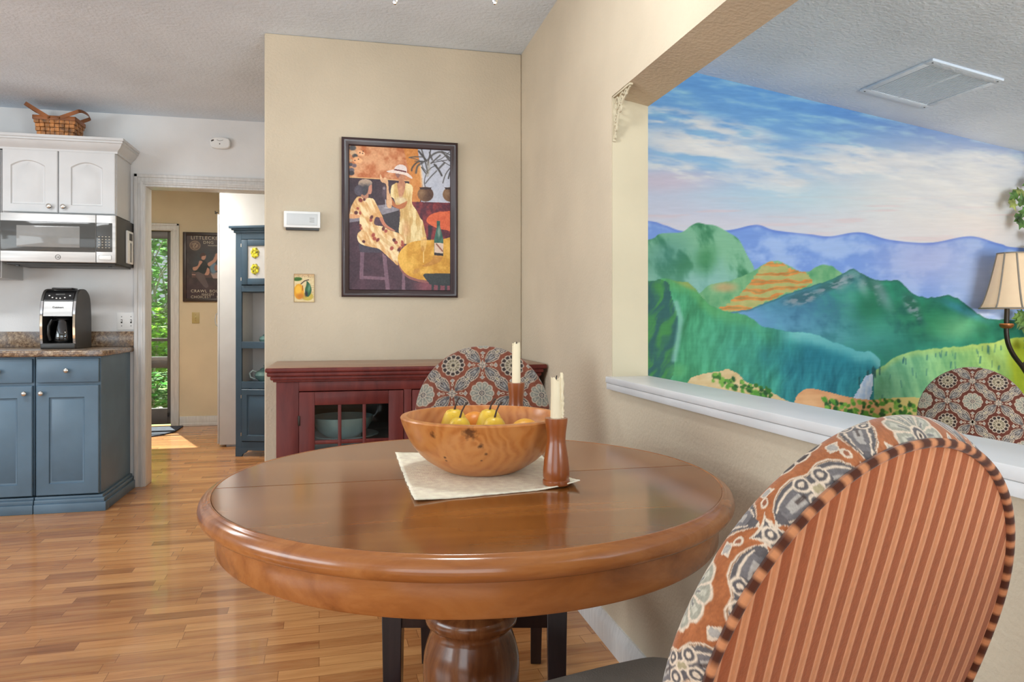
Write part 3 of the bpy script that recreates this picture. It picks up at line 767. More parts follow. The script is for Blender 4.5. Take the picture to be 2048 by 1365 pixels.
# woven basket on the cabinet
t = thing('basket', 'small woven splint basket with two folded handles on top of the white cabinet', 'basket', (-1.725, 5.02, 2.2005))
bx, by, bz = -1.735, 5.02, 2.2005
body = MB(); rows = 5; hh = .118
W0, W1, D0, D1 = .096, .113, .07, .085
def bk(k, side):  # half sizes at height k (0..1)
    return W0 + (W1 - W0) * k, D0 + (D1 - D0) * k
for r in range(rows):
    za, zb = r * hh / rows, (r + 1) * hh / rows
    for s in range(4):
        n = 8 if s % 2 == 0 else 5
        for c in range(n):
            up = ((r + c) % 2 == 0)
            k = (r + .5) / rows; hw, hd = bk(k, s); o = .003 if up else -.0005
            u0, u1 = -1 + 2 * c / n, -1 + 2 * (c + 1) / n; g = .001
            if s == 0: body.box(bx + u0 * hw + g, bx + u1 * hw - g, by - hd - o, by - hd + .004, bz + za + g, bz + zb - g, .0015, 1)
            if s == 2: body.box(bx + u0 * hw + g, bx + u1 * hw - g, by + hd - .004, by + hd + o, bz + za + g, bz + zb - g, .0015, 1)
            if s == 1: body.box(bx + hw - .004, bx + hw + o, by + u0 * hd + g, by + u1 * hd - g, bz + za + g, bz + zb - g, .0015, 1)
            if s == 3: body.box(bx - hw - o, bx - hw + .004, by + u0 * hd + g, by + u1 * hd - g, bz + za + g, bz + zb - g, .0015, 1)
body.box(bx - W0, bx + W0, by - D0, by + D0, bz, bz + .006)
body.build('woven_body', MW['wicker'], t)
rim = MB()
for (sx0, sx1, sy0, sy1) in ((-1, 1, -1, -.93), (-1, 1, .93, 1), (-1, -.95, -1, 1), (.95, 1, -1, 1)):
    rim.box(bx + sx0 * (W1 + .006), bx + sx1 * (W1 + .006), by + sy0 * (D1 + .006), by + sy1 * (D1 + .006), bz + hh - .004, bz + hh + .022, .003, 2)
rim.build('rim', MW['wicker_dark'], t)
def strap(side):
    ang = math.radians(32 if side < 0 else 24); mb = MB(); L = .145 if side < 0 else .118
    def loop(u):  # u 0..1 along the U-shaped strap
        if u < .4: a = u / .4 * L; y = -1
        elif u > .6: a = (1 - u) / .4 * L; y = 1
        else: a = L + .02 * math.sin((u - .4) / .2 * PI); y = -math.cos((u - .4) / .2 * PI)
        return (bx - .028 * -side * 1 + side * a * math.cos(ang), by + y * (D1 + .009), bz + hh + .008 + a * math.sin(ang))
    K = 40; vs = []; fs = []; wd = .011
    for i in range(K + 1):
        p = loop(i / K); nx, nz = -math.sin(ang) * side, math.cos(ang)
        for (s, o) in ((-1, 0), (1, 0), (1, 1), (-1, 1)):
            yy = p[1] * 1.0; oy = (by - yy) * .03 * o
            vs.append((p[0] + nx * wd * s + (0.003 * side * o if .4 < i / K < .6 else 0), yy + oy, p[2] + nz * wd * s))
    for i in range(K):
        for k in range(4):
            k2 = (k + 1) % 4; fs.append((i * 4 + k, i * 4 + k2, (i + 1) * 4 + k2, (i + 1) * 4 + k))
    fs.append((0, 1, 2, 3)); fs.append([K * 4 + k for k in range(4)])
    mb.add(vs, fs); return mb.build('handle', MW['wicker_dark'], t)
for sd in (-1, 1):
    h_ = strap(sd)
    MB().sphere((bx + .028 * sd, by - D1 - .013, bz + hh + .008), .006, .004, .006, 12, 8).build('rivet', MW['gold'], h_)

# coffee maker
cy0, cy1 = 4.80, 5.08; cxa, cxb = -1.768, -1.574; cz = .9215
t = thing('coffee_maker', 'black and stainless drip coffee maker on the speckled countertop', 'coffee maker', ((cxa + cxb) / 2, 4.94, cz))
side = [(cy0 + .018, .0), (cy0 + .006, .06), (cy0 + .002, .14), (cy0 + .006, .22), (cy0 + .022, .29), (cy0 + .05, .335), (cy0 + .085, .356), (cy0 + .15, .362), (cy0 + .2, .352), (cy1 - .03, .318), (cy1 - .008, .25), (cy1, .16), (cy1, .0)]
def yside(z):
    a = np.array(side[:8]); return float(np.interp(z, a[:, 1], a[:, 0]))
sh = MB()
for (xa, xb) in ((cxa, cxa + .016), (cxb - .016, cxb)):
    sh.prism([(p[0], p[1] + cz) for p in smooth_curve(side, 5)], xa, xb, 'x')
sh.build('side_shell', MW['char'], t, bev=.003)
bk_ = MB(); bk_.prism([(cy0 + .17, cz + .002), (cy1 - .006, cz + .002), (cy1 - .006, cz + .22), (cy1 - .04, cz + .31), (cy0 + .17, cz + .34)], cxa + .015, cxb - .015, 'x')
bk_.prism([(yside(.195) + .003, cz + .195), (cy0 + .171, cz + .195), (cy0 + .171, cz + .352), (cy0 + .09, cz + .352), (cy0 + .052, cz + .331), (cy0 + .026, cz + .29)], cxa + .015, cxb - .015, 'x')
bk_.build('housing', MW['black'], t)
MB().box(cxa + .004, cxb - .004, cy0 + .002, cy0 + .18, cz, cz + .034, .008).build('base', MW['char'], t)
def band(x0, x1, z0, z1, push, k=14):
    vs = []; fs = []
    for i in range(k + 1):
        z = z0 + (z1 - z0) * i / k; y = yside(z) - push
        for (x, dy) in ((x0, 0), (x1, 0), (x1, .004), (x0, .004)): vs.append((x, y + dy, cz + z))
    for i in range(k):
        for c in range(4): c2 = (c + 1) % 4; fs.append((i * 4 + c, i * 4 + c2, (i + 1) * 4 + c2, (i + 1) * 4 + c))
    fs += [(0, 1, 2, 3), tuple(k * 4 + c for c in range(4))]
    return MB().add(vs, fs)
band(cxa + .003, cxa + .016, .03, .285, .002).build('chrome_strip', MW['chrome'], t)
band(cxb - .016, cxb - .003, .03, .285, .002).build('chrome_strip', MW['chrome'], t)
fp = band(cxa + .02, cxb - .02, .195, .283, .0015).build('front_plate', MW['steel'], t)
text_on_y('lettering', 'Cuisinart', .016, (cxa + cxb) / 2, yside(.24) - .0025, cz + .243, MW['char'], fp, 'CENTER')
cp = band(cxa + .02, cxb - .02, .286, .345, .0022).build('control_panel', MW['black'], t)
bt = MB()
for (u, w_) in ((-.055, .318), (-.036, .306), (-.014, .302), (.006, .302), (.03, .306), (.056, .318)):
    y = yside(w_) - .003; bt.sphere(((cxa + cxb) / 2 + u, y, cz + w_), .0052, .003, .004, 10, 6)
bt.build('button_row', MW['white'], cp)
MB().box((cxa + cxb) / 2 - .022, (cxa + cxb) / 2 + .028, yside(.326) - .004, yside(.326), cz + .319, cz + .33, .001).build('clock_display', MW['darkglass'], cp)
MB().box(cxa + .04, cxb - .04, cy0 + .07, cy0 + .17, cz + .355, cz + .368, .006).build('lid', MW['black'], t)
cc = ((cxa + cxb) / 2 + .004, cy0 + .088, cz + .036)
cf = MB().lathe([(.0, 0), (.058, .0), (.066, .012), (.067, .04), (.06, .085), (.05, .12), (.046, .136), (.043, .136), (.047, .118), (.057, .084), (.064, .04), (.0, .004)], 32, cc).build('carafe', MW['carafe'], t)
MB().lathe([(0, 0), (.045, 0), (.047, .008), (.04, .018), (0, .02)], 28, (cc[0], cc[1], cc[2] + .136)).build('carafe_lid', MW['black'], cf)
hd = MB(); hd.tube([(cc[0] - .03, cc[1] - .035, cc[2] + .138), (cc[0] - .045, cc[1] - .062, cc[2] + .135), (cc[0] - .056, cc[1] - .075, cc[2] + .1), (cc[0] - .056, cc[1] - .075, cc[2] + .05), (cc[0] - .05, cc[1] - .066, cc[2] + .015)], .0085, 10)
hd.build('carafe_handle', MW['black'], cf)

# switches, detector
def switch_plate(name, label, x0, x1, z0, z1, yw, m, n=1):
    t = thing(name, label, 'switch', ((x0 + x1) / 2, yw - .003, (z0 + z1) / 2))
    MB().box(x0, x1, yw - .006, yw - .0005, z0, z1, .002).build('plate', m, t)
    for k in range(n):
        cx = x0 + (x1 - x0) * (k + .5) / n; cz_ = (z0 + z1) / 2
        MB().box(cx - .005, cx + .005, yw - .0075, yw - .004, cz_ - .012, cz_ + .012, .001).build('toggle_slot', MW['char'] if n > 1 else m, t)
        MB().box(cx - .0035, cx + .0035, yw - .016, yw - .005, cz_ - .002, cz_ + .007, .001).build('toggle', m, t)
        for dz in (-.03, .03): MB().sphere((cx, yw - .006, cz_ + dz), .003, .0016, .003, 8, 6).build('screw', MW['char'] if n > 1 else MW['gold'], t)
switch_plate('light_switch', 'white double light switch plate on the kitchen wall beside the doorway', -1.455, -1.343, 1.028, 1.142, YK, MW['white'], 2)
switch_plate('light_switch', 'ivory single light switch plate on the tan hall wall below the poster', -1.549, -1.477, 1.058, 1.172, YH, MW['offwhite'], 1)
t = thing('smoke_detector', 'white rounded detector high on the grey wall above the doorway', 'detector', (-.82, YK - .018, 2.278))
m = MB(); m.prism(smooth_poly([(-.883, 2.278), (-.873, 2.308), (-.82, 2.317), (-.767, 2.308), (-.757, 2.278), (-.767, 2.248), (-.82, 2.239), (-.873, 2.248)], 5), YK - .034, YK - .001, 'y')
m.build('cover', MW['white'], t, bev=.006)
MB().box(-.876, -.858, YK - .0365, YK - .033, 2.286, 2.295, .001, 1, Matrix.Rotation(math.radians(-25), 3, 'Y'), (-.867, YK - .035, 2.29)).build('vent_slot', MW['char'], t)
a = MB(); a.tube([(-.84 + .04 * k / 8, YK - .0345, 2.296 - .006 * math.sin(PI * k / 8)) for k in range(9)], .0014, 6); a.build('button_outline', MW['midglass'], t)
MB().sphere((-.822, YK - .034, 2.27), .004, .002, .004, 10, 6).build('indicator', MW['char'], t)

# ================================================================== HALL
t = thing('tall_cabinet', 'tall white pantry cabinet seen end-on in the hall, handle on its left edge', 'cabinet', (-.72, 6.9, 0))
TY = 6.62; TX = -1.058
MB().box(TX, -.38, TY, 7.2, .02, 2.38, .003).build('body', MW['white_cab'], t)
MB().box(TX + .05, -.38, TY + .04, 7.18, 0, .022).build('toe_kick', MW['trim'], t)
MB().box(TX - .017, TX - .002, TY + .003, TY + .29, .03, 2.0, .002).build('door', MW['white_cab'], t)
MB().box(TX - .017, TX - .002, TY + .297, 7.197, .03, 2.0, .002).build('door', MW['white_cab'], t)
hm = MB(); hm.tube([(TX - .019, TY + .06, 1.035), (TX - .037, TY + .06, 1.05), (TX - .044, TY + .06, 1.095), (TX - .037, TY + .06, 1.14), (TX - .019, TY + .06, 1.155)], .005, 8); hm.build('handle', MW['chrome'], t)
hk = MB(); hk.tube([(TX - .018, TY + .05, 2.02), (TX - .038, TY + .05, 2.022), (TX - .044, TY + .05, 2.034)], .0045, 8); hk.sphere((TX - .038, TY + .05, 2.017), .009); hk.build('hook', MW['bronze'], t)

# corner hutch, front turned a little to the left
HR = math.radians(-19); t = thing('hutch', 'narrow dark blue hutch with open shelves standing in the hall', 'hutch', (-.862, 6.155, 0), HR)
def hb(): return MB()
W_, D_, Hh = .37, .26, 1.80
def hutch_part(mb, name, m, parent=None, **k): return mb.build(name, m, parent or t, world=False, **k)
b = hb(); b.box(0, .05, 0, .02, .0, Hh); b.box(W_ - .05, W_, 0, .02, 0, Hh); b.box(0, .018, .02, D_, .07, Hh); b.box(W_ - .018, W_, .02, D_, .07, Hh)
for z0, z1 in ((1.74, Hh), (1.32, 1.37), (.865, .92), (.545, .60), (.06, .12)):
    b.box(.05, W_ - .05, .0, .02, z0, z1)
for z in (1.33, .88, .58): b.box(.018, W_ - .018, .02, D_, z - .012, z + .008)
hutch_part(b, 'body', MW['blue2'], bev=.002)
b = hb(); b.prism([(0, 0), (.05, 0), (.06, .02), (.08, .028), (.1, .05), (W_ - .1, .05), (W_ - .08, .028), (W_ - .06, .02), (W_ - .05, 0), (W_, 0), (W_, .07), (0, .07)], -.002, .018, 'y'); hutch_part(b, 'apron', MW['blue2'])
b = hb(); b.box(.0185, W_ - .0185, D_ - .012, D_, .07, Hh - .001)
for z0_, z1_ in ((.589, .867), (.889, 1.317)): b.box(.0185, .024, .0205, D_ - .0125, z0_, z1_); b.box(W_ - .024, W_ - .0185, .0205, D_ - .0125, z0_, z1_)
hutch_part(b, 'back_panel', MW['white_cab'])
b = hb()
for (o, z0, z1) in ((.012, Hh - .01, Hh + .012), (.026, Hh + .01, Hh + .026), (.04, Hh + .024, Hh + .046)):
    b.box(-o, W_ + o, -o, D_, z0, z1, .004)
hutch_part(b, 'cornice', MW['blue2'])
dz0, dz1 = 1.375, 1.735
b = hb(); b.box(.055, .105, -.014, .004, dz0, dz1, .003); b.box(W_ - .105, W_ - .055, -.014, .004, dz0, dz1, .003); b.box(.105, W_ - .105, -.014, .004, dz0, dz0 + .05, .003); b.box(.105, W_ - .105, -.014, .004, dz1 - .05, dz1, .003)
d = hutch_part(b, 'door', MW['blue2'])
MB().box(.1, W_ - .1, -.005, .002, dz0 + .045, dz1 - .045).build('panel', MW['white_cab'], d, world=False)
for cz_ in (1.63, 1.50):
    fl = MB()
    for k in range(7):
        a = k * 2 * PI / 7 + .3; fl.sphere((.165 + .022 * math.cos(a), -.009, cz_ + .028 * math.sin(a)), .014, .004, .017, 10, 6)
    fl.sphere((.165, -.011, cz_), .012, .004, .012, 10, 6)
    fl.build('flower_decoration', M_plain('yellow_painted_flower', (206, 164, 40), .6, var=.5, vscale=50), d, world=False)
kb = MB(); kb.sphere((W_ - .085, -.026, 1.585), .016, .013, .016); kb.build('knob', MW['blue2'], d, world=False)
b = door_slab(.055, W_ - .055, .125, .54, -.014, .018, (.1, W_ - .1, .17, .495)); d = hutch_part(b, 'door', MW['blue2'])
kb = MB(); kb.sphere((W_ - .08, -.026, .385), .014, .012, .014); kb.build('knob', MW['blue2'], d, world=False)
for z in (1.42, 1.69, .18, .48):
    b = hb(); b.box(.05, .056, -.0155, -.008, z - .013, z + .013); hutch_part(b, 'hinge', MW['nickel'])
Mh = wm(t)
def hp(x, y, z): return tuple(Mh @ Vector((x, y, z)))
def teapot(label, loc, s, name='teapot', cat='teapot', spout=True):
    t = thing(name, label, cat, loc)
    x, y, z = loc
    MB().lathe([(0, 0), (.034 * s, 0), (.04 * s, .006 * s), (.066 * s, .028 * s), (.074 * s, .05 * s), (.064 * s, .075 * s), (.036 * s, .09 * s), (0, .092 * s)], 32, loc).build('body', MW['celadon'], t)
    MB().lathe([(.034 * s, .09 * s), (.036 * s, .094 * s), (.02 * s, .104 * s), (.006 * s, .107 * s), (.006 * s, .112 * s), (.011 * s, .118 * s), (.009 * s, .127 * s), (0, .13 * s)], 24, loc).build('lid', MW['celadon'], t)
    if spout:
        MB().tube([(x + .06 * s, y, z + .04 * s), (x + .09 * s, y, z + .058 * s), (x + .108 * s, y, z + .088 * s)], [.016 * s, .011 * s, .008 * s], 10).build('spout', MW['celadon'], t)
        MB().tube([(x - .06 * s, y, z + .075 * s), (x - .085 * s, y, z + .085 * s), (x - .107 * s, y, z + .066 * s), (x - .1 * s, y, z + .035 * s), (x - .07 * s, y, z + .022 * s)], .0065 * s, 8).build('handle', MW['paleblue'], t)
    return t
teapot('round celadon teapot with pale handle on the lower open hutch shelf', hp(.185, .13, .5885), 1.1)
pl = hp(.20, .13, .8885)
tag(MB().lathe([(0, .0), (.05, 0), (.055, .004), (.088, .013), (.09, .016), (.055, .008), (0, .006)], 36, pl).build('saucer', MW['celadon'], None), 'celadon saucer on the middle hutch shelf under the lidded pot', 'saucer')
teapot('small celadon lidded pot on a saucer on the middle hutch shelf', (pl[0], pl[1], pl[2] + .0065), .82, 'lidded_pot', 'pot', False)

# poster
t = thing('framed_poster', 'dark framed vintage poster of two men on the tan hall wall', 'poster', (-1.35, YH - .012, 1.64))
PX0, PX1, PZ0, PZ1 = -1.634, -.99, 1.282, 1.998
fr = MB(); fr.box(PX0, PX0 + .034, YH - .024, YH - .001, PZ0, PZ1, .004); fr.box(PX1 - .034, PX1, YH - .024, YH - .001, PZ0, PZ1, .004); fr.box(PX0 + .03, PX1 - .03, YH - .024, YH - .001, PZ0, PZ0 + .034, .004); fr.box(PX0 + .03, PX1 - .03, YH - .024, YH - .001, PZ1 - .034, PZ1, .004)
fr.build('frame', M_plain('dark_brown_frame', (54, 38, 32), .4), t)
def paint_poster(X, Y):   # X right 0..1, Y down 0..1
    c = Canvas(X * 1030 + 110, Y * 1160 + 130)
    X, Y = c.X, c.Y; n = fbm(X / 90, Y / 90, 4, 2); S = lambda p: c.poly(smooth_poly(p))
    c.C = c.mix2(n, (56, 44, 42), (84, 66, 60))
    c.put(c.ell(450, 640, 270, 270, .7) * .85, (56, 64, 68)); c.put(sstep(860, 1060, Y) * .6, (72, 54, 60))
    c.put(c.ell(258, 315, 94, 88, .05), (146, 124, 102)); c.put(c.ell(258, 315, 80, 75, .05), (92, 72, 62)); c.put(c.ell(258, 315, 66, 60, .4) * sstep(.3, .7, fbm(X / 18, Y / 18, 3, 6)), (164, 142, 118))
    c.put(c.poly([(205, 800), (900, 800), (900, 905), (205, 905)]) * .55, (120, 86, 78)); c.put(c.poly([(530, 830), (640, 800), (700, 920), (570, 920)]) * .8, (196, 168, 158)); c.put(c.stroke([(210, 850), (290, 855)], 7), (190, 150, 136))
    c.put(c.ell(575, 720, 60, 110, .3), (102, 130, 150)); c.put(c.ell(625, 720, 35, 60, .3), (158, 112, 96))
    c.put(S([(262, 800), (330, 770), (405, 790), (430, 900), (490, 1060), (430, 1085), (340, 980), (280, 890)]), (98, 84, 82))
    c.put(S([(258, 800), (290, 690), (345, 600), (400, 575), (455, 620), (500, 700), (505, 790), (410, 835), (320, 800)]), (36, 40, 36))
    skin = (190, 142, 120)
    for p in ([(335, 600), (300, 690), (222, 720), (232, 775), (290, 760), (350, 670), (385, 610)], [(470, 725), (505, 750), (505, 820), (470, 860), (425, 850), (450, 790)], [(478, 640), (560, 580), (600, 510), (640, 520), (625, 590), (560, 650), (500, 695)]): c.put(S(p), skin)
    c.put(c.ell(405, 520, 40, 60, .12, 12), skin); c.put(S([(345, 520), (350, 470), (400, 445), (440, 470), (430, 500), (380, 510), (362, 545)]), (74, 48, 38)); c.put(c.ell(640, 500, 40, 50, .15), skin); c.put(c.ell(345, 615, 20, 22, .3), skin)
    for k in range(3): c.put(c.ell(760 + k * 90, 560 + k * 20, 46, 60, .2), skin); c.put(c.ell(760 + k * 90, 740, 70, 120, .2), [(60, 58, 60), (96, 110, 124), (80, 60, 54)][k])
    return np.clip(c.C + ((n - .5) * 16)[..., None], 5, 250)
gx = np.linspace(0, 1, 150); gy = np.linspace(0, 1, 180); A, B = np.meshgrid(gx, gy, indexing='ij')
xx = PX0 + .033 + A * (PX1 - PX0 - .066); zz = PZ1 - .033 - B * (PZ1 - PZ0 - .066)
link('print', grid_mesh('print', np.stack([xx, np.full_like(xx, YH - .011), zz], -1), paint_poster(A, B)), M_attr('poster_print', .35), t, 0)
for body, s, x, z in (('LITTLECKEY', .05, PX0 + .075, 1.925), ('DNG', .042, PX0 + .195, 1.882), ('CO', .042, PX0 + .34, 1.882), ('MANUFACTURERS', .018, PX0 + .24, 1.858), ('CRAWL', .042, PX0 + .075, 1.378), ('BOUNDS', .042, PX0 + .255, 1.378), ('MAKERS', .03, PX0 + .18, 1.347), ('OF', .03, PX0 + .345, 1.347), ('CHOICEST', .038, PX0 + .075, 1.318), ('HAVANAS', .038, PX0 + .325, 1.318)):
    text_on_y('lettering', body, s, x, YH - .0125, z, MW['letter'], t, space=1.12)
# glass door to the garden
t = thing('door_1', 'glass storm door to the garden at the end of the hall', 'door', ((XG0 + XG1) / 2, YH + .03, 0)); t['kind'] = 'structure'
dm = MB(); ya, yb = YH + .03, YH + .07
dm.box(XG0 + .012, XG0 + .09, ya, yb, .02, ZG - .003, .004); dm.box(XG1 - .05, XG1 - .012, ya, yb, .02, ZG - .003, .004)
dm.box(XG0 + .08, XG1 - .04, ya, yb, .02, .185, .004); dm.box(XG0 + .08, XG1 - .04, ya, yb, 1.93, ZG - .003, .004)
dm.build('frame', MW['darkmetal'], t)
MB().box(XG0 + .085, XG1 - .045, ya + .005, yb - .005, .60, .672, .003).build('rail', MW['darkmetal'], t)
MB().box(XG0 + .085, XG1 - .045, ya + .002, yb - .008, .672, .715, .003).build('rail', M_plain('grey_door_rail', (140, 142, 144), .4), t)
MB().box(XG0 + .085, XG1 - .045, ya + .008, yb - .008, .875, .905, .003).build('rail', MW['darkmetal'], t)
MB().box(XG0 + .085, XG1 - .045, ya + .016, ya + .02, .18, 1.935).build('pane', MW['glass'], t)
MB().box(XG1 - .046, XG1 - .03, ya - .02, ya, .1, .14, .002).build('latch', MW['black'], t)
mt = MB(); mt.prism([(-2.5, 7.32), (-1.80, 7.32), (-1.70, 7.40), (-1.62, 7.60), (-1.62, 7.97), (-2.5, 7.97)], .0005, .014, 'z')
o = tag(mt.build('door_mat', MW['mat'], None, bev=.004), 'dark blue-grey door mat on the hall floor before the glass door', 'door mat')

# ================================================================== GARDEN outside the glass door
tag(MB().box(-9, 4, YH + .13, 22, -.16, -.06).build('lawn', MW['grass'], None), 'strip of bright green lawn outside the glass door', 'lawn')['kind'] = 'structure'
def leaf_cloud(n, cen, rad, size, seed):
    rr = random.Random(seed); mb = MB()
    for _ in range(n):
        while True:
            p = Vector((rr.uniform(-1, 1), rr.uniform(-1, 1), rr.uniform(-1, 1)))
            if p.length < 1: break
        c = Vector((cen[0] + p.x * rad[0], cen[1] + p.y * rad[1], cen[2] + p.z * rad[2])); s = size * rr.uniform(.6, 1.4)
        R = Matrix.Rotation(rr.uniform(0, 6.28), 3, 'Z') @ Matrix.Rotation(rr.uniform(-1.1, 1.1), 3, 'X')
        mb.add([c + R @ Vector(q) for q in ((-s, 0, 0), (-s * .2, -s * .45, 0), (s, 0, s * .15), (-s * .2, s * .45, 0))], [(0, 1, 2, 3)])
    return mb
def shrub(name, label, cat, base, n, cen, rad, size, seed, m, branches):
    t = thing(name, label, cat, base, group=None)
    leaf_cloud(n, cen, rad, size, seed).build('foliage', m, t, 0)
    rr = random.Random(seed + 1); b = MB()
    for k in range(branches):
        p = [Vector(base)]; d = Vector((rr.uniform(-.5, .5), rr.uniform(-.5, .2), 1)).normalized(); L = (cen[2] - base[2] + rad[2] * .7) / 5
        for j in range(5): p.append(p[-1] + d * L); d = (d + Vector((rr.uniform(-.4, .4), rr.uniform(-.3, .3), rr.uniform(-.2, .2)))).normalized()
        b.tube(p, [.03, .024, .018, .013, .009, .005], 6)
    b.build('branches', MW['bark'], t)
shrub('garden_tree', 'tall leafy tree with pale branches filling the upper glass of the hall door', 'tree', (-3.2, 12.8, -.06), 4200, (-3.2, 12.8, 2.0), (2.0, 1.0, 1.8), .085, 21, MW['foliage'], 30)
shrub('garden_shrub', 'bright green shrub in front of the tree, behind the middle door rail', 'shrub', (-2.6, 10.6, -.06), 2200, (-2.55, 10.6, .72), (.95, .5, .55), .06, 22, leafy(M_plain('yellow_green_foliage', (144, 200, 76), .6, var=.35, vscale=6)), 6)
shrub('flower_bed_plant', 'low mixed plants by pale stones, seen through the lowest door pane', 'plant', (-2.35, 9.6, -.06), 900, (-2.35, 9.6, .2), (.6, .25, .28), .04, 23, MW['foliage_dark'], 5)
rr = random.Random(8)
for k in range(6):
    tag(MB().sphere((-2.65 + k * .17, 9.25 + rr.uniform(-.04, .04), -.01 + rr.uniform(0, .03)), rr.uniform(.06, .078), .08, rr.uniform(.055, .085), 14, 10).build('garden_rock', MW['stone'], None, 60),
        'pale rounded rock in the row edging the flower bed outside the glass door', 'rock', 'pale rocks edging the flower bed')
# ================================================================== WALL THINGS behind the table
t = thing('door_chime', 'white rectangular door chime box on the cream wall left of the café picture', 'door chime', (-.2, YB - .02, 1.56))
MB().box(-.283, -.118, YB - .034, YB - .001, 1.527, 1.604, .004).build('cover', MW['white'], t)
MB().box(-.27, -.131, YB - .0365, YB - .03, 1.538, 1.593, .002).build('face_panel', M_plain('pale_grey_panel', (206, 208, 208), .35, var=.01), t)
MB().box(-.275, -.124, YB - .028, YB - .001, 1.516, 1.53, .002).build('lower_grille', MW['char'], t)
g = MB()
for z in (1.571, 1.563, 1.554): g.box(-.167, -.145, YB - .0372, YB - .0355, z, z + .0022)
g.build('slots', MW['midglass'], t)

def paint_card(X, Y):
    c = Canvas(X * 70, Y * 96); X, Y = c.X, c.Y; n = fbm(X / 7, Y / 7, 4, 3)
    c.C = c.mix2(n, (206, 180, 130), (232, 214, 170))
    c.put(sstep(14, 0, Y) * .6, (200, 150, 110)); c.put(sstep(.6, .7, fbm(X / 2, Y / 1.2, 2, 7)) * (sstep(13, 12, Y) * .9), (150, 110, 84))
    for k in range(8): c.put(c.stroke([(58, 40 + k * 6), (68, 40 + k * 6)], .4) * .7, (120, 96, 60))
    c.put(c.ell(46, 76, 20, 14, .12), (196, 172, 76))
    for rr_, cc_ in (((17, 60, 17, 26), (226, 158, 40)), ((15, 54, 10, 14), (240, 184, 62))): c.put(c.ell(*rr_, .35 if rr_[2] < 12 else .08), cc_)
    c.put(c.ell(22, 76, 13, 9, .7) * .7, (196, 110, 34))
    c.put(c.ell(12, 18, 16, 6.5, .15, -4), (70, 110, 46)); c.put(c.stroke([(-4, 20), (26, 17)], 1, .6), (40, 76, 30))
    c.put(c.poly(smooth_poly([(44, 24), (54, 34), (60, 50), (58, 66), (48, 78), (40, 70), (38, 52), (42, 38)])), (52, 96, 66)); c.put(c.ell(52, 48, 4, 12, .8, 10) * .7, (120, 160, 130)); c.put(c.ell(42, 68, 5, 9, .6) * .8, (40, 34, 50))
    c.put(c.stroke([(24, 34), (36, 24), (50, 20)], 1.6, .5), (70, 48, 44)); c.put(c.stroke([(30, 40), (29, 56)], 1.2, .5), (150, 80, 40))
    c.put(sstep(2.2, 1, np.minimum(np.minimum(X, 70 - X), np.minimum(Y, 96 - Y))) * .8, (150, 116, 66))
    return np.clip(c.C, 5, 250)
def art(name, x0, x1, z0, z1, y, fn, nx, ny, parent, m):
    A, B = np.meshgrid(np.linspace(0, 1, nx), np.linspace(0, 1, ny), indexing='ij')
    P = np.stack([x0 + A * (x1 - x0), np.full_like(A, y), z1 - B * (z1 - z0)], -1)
    return link(name, grid_mesh(name, P, fn(A, B)), m, parent, 0)
t = thing('lemon_card', 'small card painted with lemons and leaves below the door chime', 'card', (-.192, YB - .004, 1.245))
MB().box(-.239, -.146, YB - .006, YB - .001, 1.178, 1.312).build('backing', M_plain('tan_card_edge', (176, 148, 100), .7), t)
art('print', -.239, -.146, 1.178, 1.312, YB - .0065, paint_card, 100, 140, t, M_attr('card_print', .5))

